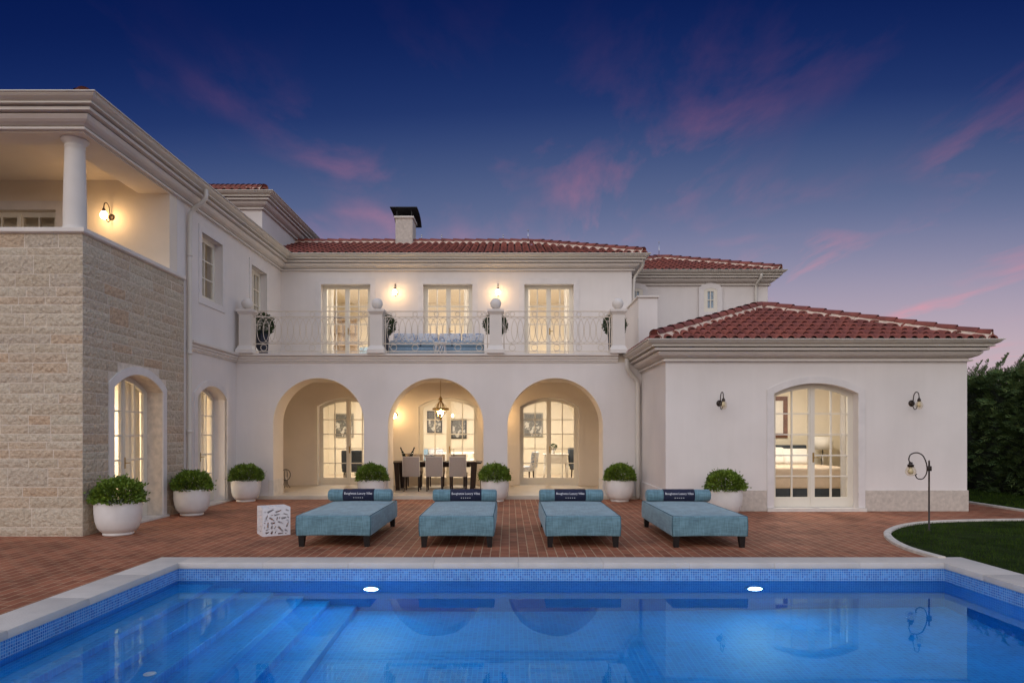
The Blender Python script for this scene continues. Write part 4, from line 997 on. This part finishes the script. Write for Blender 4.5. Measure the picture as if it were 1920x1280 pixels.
def dchair(loc, rz, label):      # local: back at -Y, seat towards +Y
    t = thing('dining_chair', label, 'dining chair', loc, rz, 'taupe dining chairs round the porch table')
    MB().bbox(-.215, -.22, .40, .215, .24, .475, .02).build('seat', 'fabric_taupe', t)
    Xb = Matrix.Translation((0, -.23, .38)) @ Matrix.Rotation(radians(6), 4, 'X')
    bk = MB().bbox(-.215, -.028, 0, .215, .028, .53, .014, X=Xb).build('backrest', 'fabric_taupe', t)
    pp = MB()
    pp.tube([Xb @ Vector(q) for q in ((-.218, -.02, .01), (-.218, -.02, .525), (.218, -.02, .525), (.218, -.02, .01))], .009, 6); pp.build('piping', 'linen', bk)
    for x in (-.19, .19):
        for y in (-.20, .21):
            MB().add([(x-.014, y-.014-(.03 if y < 0 else 0), 0), (x+.014, y-.014-(.03 if y < 0 else 0), 0), (x+.014, y+.014-(.03 if y < 0 else 0), 0), (x-.014, y+.014-(.03 if y < 0 else 0), 0), (x-.021, y-.021, .40), (x+.021, y-.021, .40), (x+.021, y+.021, .40), (x-.021, y+.021, .40)],
                     [(0, 3, 2, 1), (4, 5, 6, 7), (0, 1, 5, 4), (1, 2, 6, 5), (2, 3, 7, 6), (3, 0, 4, 7)]).build('leg', 'wood', t)
    return t
c0 = dchair(((771.5-955)*17.75/1280, 17.95, dz), .0, 'taupe dining chair with its back to the pool, nearest the bottle bucket')
for px, y, rz, lb in ((814, 17.95, .03, 'taupe dining chair with its back to the pool, in the middle of the table'), (859, 17.97, -.02, 'taupe dining chair with its back to the pool, nearest the right end of the table'),
                      (776, 19.10, pi, 'taupe dining chair on the far side of the table behind the bottle bucket'), (818, 19.10, pi, 'taupe dining chair on the far side of the table in the middle'), (858, 19.12, pi, 'taupe dining chair on the far side of the table near its right end')):
    dup(c0, ((px-955)*(17.75 if y < 18 else 19.1)/1280, y, dz), rz, lb)
dup(c0, (tx0-.22, 18.5, dz), -pi/2, 'taupe dining chair at the left head of the table')
dup(c0, (tx1+.2, 18.5, dz), pi/2, 'taupe dining chair at the right head of the table')
tz = dz+.745
ib = thing('ice_bucket', 'clear ice bucket holding two bottles on the dining table', 'ice bucket', ((764-955)*18.4/1280, 18.4, tz))
MB().lathe([(0, 0), (.10, 0), (.115, .02), (.15, .22), (.155, .225), (.148, .225), (.11, .025), (0, .02)], 24).build('bowl', 'clear', ib)
MB().lathe([(.150, .205), (.158, .21), (.158, .228), (.150, .23)], 24).build('rim', 'chrome', ib)
for s, lb in ((-1, 'dark bottle leaning left in the ice bucket'), (1, 'dark bottle leaning right in the ice bucket')):
    t = thing('bottle', lb, 'bottle', ((764-955)*18.4/1280+s*.045, 18.4, tz+.03), 0, 'bottles in the ice bucket'); t.rotation_euler = (0, s*radians(22), 0)
    MB().lathe([(0, 0), (.04, 0), (.043, .01), (.043, .19), (.03, .24), (.017, .28), (.015, .36), (.018, .365), (.018, .38), (0, .38)], 18).build('glass_body', 'green_glass', t)
    MB().lathe([(.0155, .30), (.0185, .305), (.0195, .383), (0, .385)], 14).build('foil', 'black_metal', t)
bl = thing('fruit_bowl', 'blue and white bowl on the dining table', 'bowl', ((806-955)*18.6/1280, 18.6, tz))
MB().lathe([(0, 0), (.06, 0), (.07, .02), (.13, .10), (.16, .17), (.165, .175), (.155, .17), (.10, .08), (0, .03)], 24).build('bowl', 'patterned', bl)
def tableware(px, y, kind, lb):
    x = (px-955)*y/1280
    if kind == 'glass':
        t = thing('wine_glass', lb, 'wine glass', (x, y, tz), 0, 'wine glasses on the dining table')
        MB().lathe([(.034, 0), (.034, .003), (.005, .008), (.004, .09), (.02, .10), (.036, .13), (.038, .16), (.031, .20)], 16).build('bowl', 'clear', t)
    else:
        t = thing('plate', lb, 'plate', (x, y, tz), 0, 'plates on the dining table')
        MB().lathe([(0, .004), (.08, .004), (.09, .006), (.135, .018), (.137, .022), (.13, .021), (.085, .011), (0, .010)], 24).build('dish', 'porcelain', t)
for px, lb in ((786, 'white plate between the left and middle near chairs'), (829, 'white plate between the middle and right near chairs'), (884, 'white plate at the right end of the table')): tableware(px, 18.3, 'plate', lb)
for px, y, lb in ((779, 18.45, 'wine glass just right of the bottle bucket'), (789, 18.7, 'wine glass left of the blue bowl'), (832, 18.5, 'wine glass right of the blue bowl'), (875, 18.5, 'wine glass left of the rightmost plate'), (887, 18.6, 'wine glass at the right end of the table')): tableware(px, y, 'glass', lb)
cdh = thing('candlestick', 'tall thin candlestick on the dining table behind the right near chair', 'candlestick', ((851-955)*18.6/1280, 18.6, tz))
MB().lathe([(.05, 0), (.05, .01), (.012, .02), (.009, .16), (.025, .18), (.025, .19), (.008, .19), (.007, .34), (0, .345)], 14).build('stem', 'dark_metal', cdh)
# wire lantern ornament
wo = thing('wire_ornament', 'round wire candle holder standing on the porch by the left arch', 'candle holder', ((536-955)*18.9/1280, 18.9, dz))
w_ = MB(); w_.tube([(.125*cos(2*pi*i/28), 0, .36+.15*sin(2*pi*i/28)) for i in range(28)], .010, 6, closed=True); w_.tube([(0, .125*cos(2*pi*i/28), .36+.15*sin(2*pi*i/28)) for i in range(28)], .008, 6, closed=True)
for q in range(4): an = q*pi/2; w_.tube([(.12*cos(an), .12*sin(an), 0), (.05*cos(an), .05*sin(an), .10), (.04*cos(an), .04*sin(an), .22)], .008, 6)
w_.lathe([(.05, .20), (.05, .215), (0, .215)], 12); w_.build('frame', 'dark_metal', wo)
MB().lathe([(0, .216), (.03, .216), (.03, .30), (0, .302)], 12).build('candle', 'linen', wo)

# ------------------------------------------------------------------ furniture seen through the doors
def picture(px0, px1, py0, py1, Y, lb, fr='picture_frame', im='photo', border=.05):
    x0, x1 = (px0-955)*Y/1280, (px1-955)*Y/1280; z1, z0 = 1.6-(py0-811)*Y/1280, 1.6-(py1-811)*Y/1280
    t = thing('framed_picture', lb, 'picture', ((x0+x1)/2, Y, (z0+z1)/2), 0, 'framed pictures on the inner walls'); w, h = (x1-x0)/2, (z1-z0)/2
    MB().fill(rect(-w, -h, w, h), [rect(-w+border, -h+border, w-border, h-border)], (0, 0, 0), X_, Z_, -Y_, .03, 0).build('frame', fr, t)
    MB().fill(rect(-w+border, -h+border, w-border, h-border), [], (0, 0, 0), X_, Z_, -Y_, .012, .004).build('print', im, t)
picture(627, 663, 775, 820, 24.87, 'grey framed picture above the dark chair inside the left porch door')
picture(801, 829, 770, 811, 24.87, 'dark framed picture behind the lantern inside the middle porch door', 'black_metal')
picture(846, 875, 785, 822, 24.87, 'dark framed picture right of the lantern inside the middle porch door', 'black_metal')
picture(981, 1018, 774, 819, 24.87, 'grey framed picture on the wall inside the right porch door')
picture(1425, 1476, 743, 820, 17.69, 'brown framed mirror over the bed in the bedroom', 'brown_frame', 'linen', .11)
picture(610, 642, 595, 612, 24.87, 'small framed picture seen through the left balcony door')
def armchair(loc, rz, lb, m, h=.98):
    t = thing('armchair', lb, 'armchair', loc, rz)
    MB().bbox(-.31, -.28, .30, .31, .30, .46, .04).build('seat', m, t)
    MB().bbox(-.31, -.05, 0, .31, .05, h-.40, .035, X=Matrix.Translation((0, -.30, .40)) @ Matrix.Rotation(radians(8), 4, 'X')).build('backrest', m, t)
    for x in (-.25, .25):
        for y in (-.24, .25): MB().tube([(x, y, 0), (x*.95, y*.95, .32)], [.018, .026], 6).build('leg', 'wood', t)
    return t
armchair(((662-955)*21.2/1280, 21.2, .09), .12, 'charcoal high-backed chair inside the left porch door', 'navy_chair')
armchair(((983-955)*21.6/1280, 21.6, .09), pi/2-.3, 'pale print chair inside the right porch door', 'patterned', .92)
armchair(((1090-955)*22.5/1280, 22.4, .09), pi+.4, 'dark backed chair at the right edge inside the right porch door', 'navy_chair', 1.02)
armchair(((820-955)*22/1280, 22.3, 3.53), .2, 'blue print chair seen through the middle balcony door', 'patterned', .95)
armchair(((672-955)*22.3/1280, 22.6, 3.53), pi-.4, 'pale blue chair seen through the left balcony door', 'blue_cushion', .95)
co = thing('console_table', 'white console table inside the right porch door', 'console table', ((1044-955)*22/1280, 22.6, .09))
MB().bbox(-.42, -.25, .78, .42, .25, .82, .01).build('tabletop', 'linen', co); MB().bbox(-.38, -.21, .50, .38, .21, .78, .02).build('drawer_case', 'linen', co)
for x in (-.35, .35):
    for y in (-.18, .18): MB().tube([(x*1.1, y, 0), (x, y, .5)], [.02, .035], 8).build('leg', 'linen', co)
vs_ = thing('vase', 'small white vase with dark flowers on the console inside the right porch door', 'vase', ((1043-955)*22/1280-.06, 22.5, .91))
MB().lathe([(0, 0), (.04, 0), (.05, .06), (.035, .14), (.03, .16)], 14).build('vase_body', 'porcelain', vs_)
f = leaves(140, .10, .07, .05, 5, bot=-1); f.v = [(x, y, z+.23) for x, y, z in f.v]; f.build('flower', 'topiary', vs_)
so = thing('sofa', 'white sofa inside the middle porch door', 'sofa', ((830-955)*22.5/1280, 22.6, .09))
MB().bbox(-1.1, -.45, .12, 1.1, .45, .42, .05).build('base', 'linen', so)
for x in (-.52, .52): MB().bbox(x-.5, -.45, .42, x+.5, .25, .56, .05).build('seat_cushion', 'linen', so)
MB().bbox(-1.1, .22, .42, 1.1, .45, .86, .06).build('backrest', 'linen', so)
for x in (-1.0, 1.0): MB().bbox(x-.12, -.45, .42, x+.12, .3, .64, .05).build('armrest', 'linen', so)
for x, m, lb in ((-.75, 'blue_cushion', 'plain blue cushion on the white sofa'), (-.25, 'patterned', 'blue and white print cushion on the white sofa')):
    t = thing('cushion', lb, 'cushion', (so.location.x+x, 22.68, .65)); MB().bbox(-.24, -.07, 0, .24, .07, .46, .06, seg=3, X=Matrix.Rotation(radians(-18), 4, 'X')).build('cover', m, t)
def curtain(x0, y0, x1, y1, z0, z1, lb):
    t = thing('curtain', lb, 'curtain', (x0, y0, z0), 0, 'pale curtains beside the doors'); d = Vector((x1-x0, y1-y0, 0)); L_ = d.length; d = d/L_; nn = Vector((-d.y, d.x, 0)); k = 44; m = MB(); vs = []
    for r in range(9):
        for i in range(k+1):
            u = i/k; a = .028*sin(u*L_*46+.6*sin(r*.5))*(.7+.3*r/8)+.012*sin(u*L_*17+r*.3)
            vs.append(tuple(d*u*L_*(1-.04*sin(r*.5))+nn*a+Vector((0, 0, (z1-z0)*(1-r/8)))))
    st = k+1; m.add(vs, [(r*st+i, (r+1)*st+i, (r+1)*st+i+1, r*st+i+1) for r in range(8) for i in range(k)], True).build('cloth', 'linen', t)
for y0, y1, lb in ((11.2, 11.62, 'pale curtain at the near side of the arched door in the stone corner'), (12.72, 13.2, 'pale curtain at the far side of the arched door in the stone corner'),
                   (14.25, 14.6, 'pale curtain at the near side of the arched door in the white wing'), (15.74, 16.15, 'pale curtain at the far side of the arched door in the white wing')):
    curtain(WX-.55, y0, WX-.55, y1, .04, 2.95, lb)
curtain(7.0, FY+.5, 7.42, FY+.5, .04, 2.95, 'pale curtain at the right side of the bedroom door')
for x0, x1, lb in ((-5.5, -5.2, 'pale curtain at the left side of the left balcony door'), (.35, .62, 'pale curtain at the left side of the right balcony door'), (1.62, 1.95, 'pale curtain at the right side of the right balcony door'), (-1.35, -1.02, 'pale curtain at the right side of the middle balcony door')):
    curtain(x0, UY+.55, x1, UY+.55, 3.53, 6.2, lb)
# bedroom
bx0, bx1 = 4.9, (1592-955)*15.2/1280
bd = thing('bed', 'double bed with cream covers and navy base in the pavilion bedroom', 'bed', ((bx0+bx1)/2, 15.15, .03)); bw = (bx1-bx0)/2
MB().bbox(-bw+.03, .04, .0, bw-.03, 2.2, .36, .02).build('base', 'navy_chair', bd)
MB().bbox(-bw, .0, .33, bw, 2.2, .62, .05, seg=3).build('mattress', 'cream_fabric', bd)
dv = MB().bbox(-bw-.03, -.03, .56, bw+.03, 1.7, .80, .06, seg=3); dv.build('duvet', 'cream_fabric', bd)
MB().bbox(-bw, 2.2, .0, bw, 2.3, 1.26, .03).build('headboard', 'navy_chair', bd)
for i, (x, z, a, lb) in enumerate(((.05, .80, -30, 'large white pillow leaning on the navy headboard'), (.62, .80, -38, 'white pillow nearest the bedside lamp'), (-.45, .80, -25, 'white pillow at the left side of the bed'))):
    t = thing('pillow', lb, 'pillow', (bd.location.x+.25+x, 15.15+1.72-.12*(i == 1), .03+z-.02)); MB().bbox(-.34, -.09, 0, .34, .09, .48, .085, seg=4, X=Matrix.Rotation(radians(a), 4, 'X')).build('pillowcase', 'linen', t)
ns = thing('nightstand', 'brown nightstand beside the bed', 'nightstand', (8.0, 17.35, .03)); MB().bbox(-.28, -.22, .05, .28, .22, .62, .01).build('case', 'wood', ns); MB().bbox(-.3, -.24, .62, .3, .24, .65, .005).build('top', 'wood', ns)
tl = thing('table_lamp', 'table lamp with wide cream shade on the nightstand', 'lamp', ((1544-955)*17.2/1280, 17.25, .68))
MB().lathe([(.09, 0), (.09, .02), (.03, .04), (.05, .10), (.02, .17), (.05, .24), (.015, .32), (.012, .52)], 18).build('base', 'chrome', tl)
MB().lathe([(.25, .50), (.235, .82), (.23, .82), (.245, .50)], 32).build('lamp_shade', 'linen', tl)
# upper room shelves
sh = thing('shelf_unit', 'wooden shelf unit seen through the left balcony door', 'shelf unit', ((628-955)*24/1280, 24.6, 3.53))
sb = MB(); sb.box(-.6, .18, 0, .6, .22, 2.2)
for z in (.3, .75, 1.2, 1.65, 2.1): sb.box(-.6, -.18, z, .6, .18, z+.03)
sb.build('carcass', 'cream_fabric', sh)
# ------------------------------------------------------------------ hedge
hg = thing('hedge', 'tall dark cypress hedge with feathery tips behind the bedroom pavilion', 'hedge', (0, 0, 0))
HX0, HX1, HY0, HY1, HZ = 12.75, 14.6, 13.0, 34.0, 3.15
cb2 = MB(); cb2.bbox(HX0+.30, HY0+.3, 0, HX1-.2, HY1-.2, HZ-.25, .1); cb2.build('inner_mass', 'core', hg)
rnd = random.Random(4); hm = MB()
def spray(p, d, L_, w, droop=.2):
    """a flat feathery cypress spray: a stem with alternating side blades"""
    d = d.normalized(); sd_ = d.cross(Vector((rnd.gauss(0, .5), rnd.gauss(0, .5), 1))).normalized(); k = 4
    for q in range(k):
        t0 = q/k; c = p+d*L_*t0+Vector((0, 0, -droop*L_*t0*t0)); l_ = L_*(.55-.28*t0)
        for s in (-1, 1):
            e = c+(d*.85+sd_*s*.55).normalized()*l_; mid = (c+e)/2; o = len(hm.v)
            nrm = (e-c).cross(sd_).normalized() if (e-c).cross(sd_).length > 0 else Z_
            ww = (e-c).cross(nrm).normalized()*w
            hm.v += [tuple(c), tuple(mid+ww), tuple(e), tuple(mid-ww)]; hm.f.append((o, o+1, o+2, o+3)); hm.s.append(False)
for _ in range(10500):      # long face towards the paving
    y = HY0+(HY1-HY0)*rnd.random()**1.7; z = rnd.uniform(.05, HZ); dep = .28*mnoise.noise(Vector((y*.9, z*1.1, 2)))+.14*mnoise.noise(Vector((y*2.6, z*3.2, 5)))
    spray(Vector((HX0+.18+dep+rnd.uniform(0, .22), y, z)), Vector((-1, rnd.gauss(-.25, .5), rnd.gauss(.35, .45))), rnd.uniform(.16, .34), .016)
for _ in range(2200):      # near end
    x = rnd.uniform(HX0, HX1); z = rnd.uniform(.05, HZ); spray(Vector((x, HY0+.2+.2*mnoise.noise(Vector((x, z, 0))), z)), Vector((rnd.gauss(0, .4), -1, rnd.gauss(.3, .4))), rnd.uniform(.18, .36), .017)
for _ in range(2600):      # ragged top
    y = HY0+(HY1-HY0)*rnd.random()**1.4; x = rnd.uniform(HX0+.1, HX1); spray(Vector((x, y, HZ-.2+.25*mnoise.noise(Vector((x, y*.8, 3))))), Vector((rnd.gauss(-.1, .4), rnd.gauss(0, .4), 1)), rnd.uniform(.2, .4), .016)
yy = HY0+.3
while yy < HY1:             # leading shoots
    for _q in range(2):
        x = rnd.uniform(HX0+.2, HX1-.3); h = rnd.uniform(.35, .85); lean = Vector((rnd.gauss(.25, .15), rnd.gauss(-.1, .15), 1)).normalized(); b0 = Vector((x, yy+rnd.uniform(-.2, .2), HZ-.15))
        for i in range(int(55*h)):
            t0 = rnd.random(); c = b0+lean*h*t0+Vector((.18*t0*t0, 0, 0)); a = rnd.uniform(0, 2*pi)
            spray(c, Vector((cos(a)*.55, sin(a)*.55, .8)), .24*(1.15-t0), .010, .0)
    yy += rnd.uniform(.35, .6)
hm.build('foliage', 'hedge', hg)
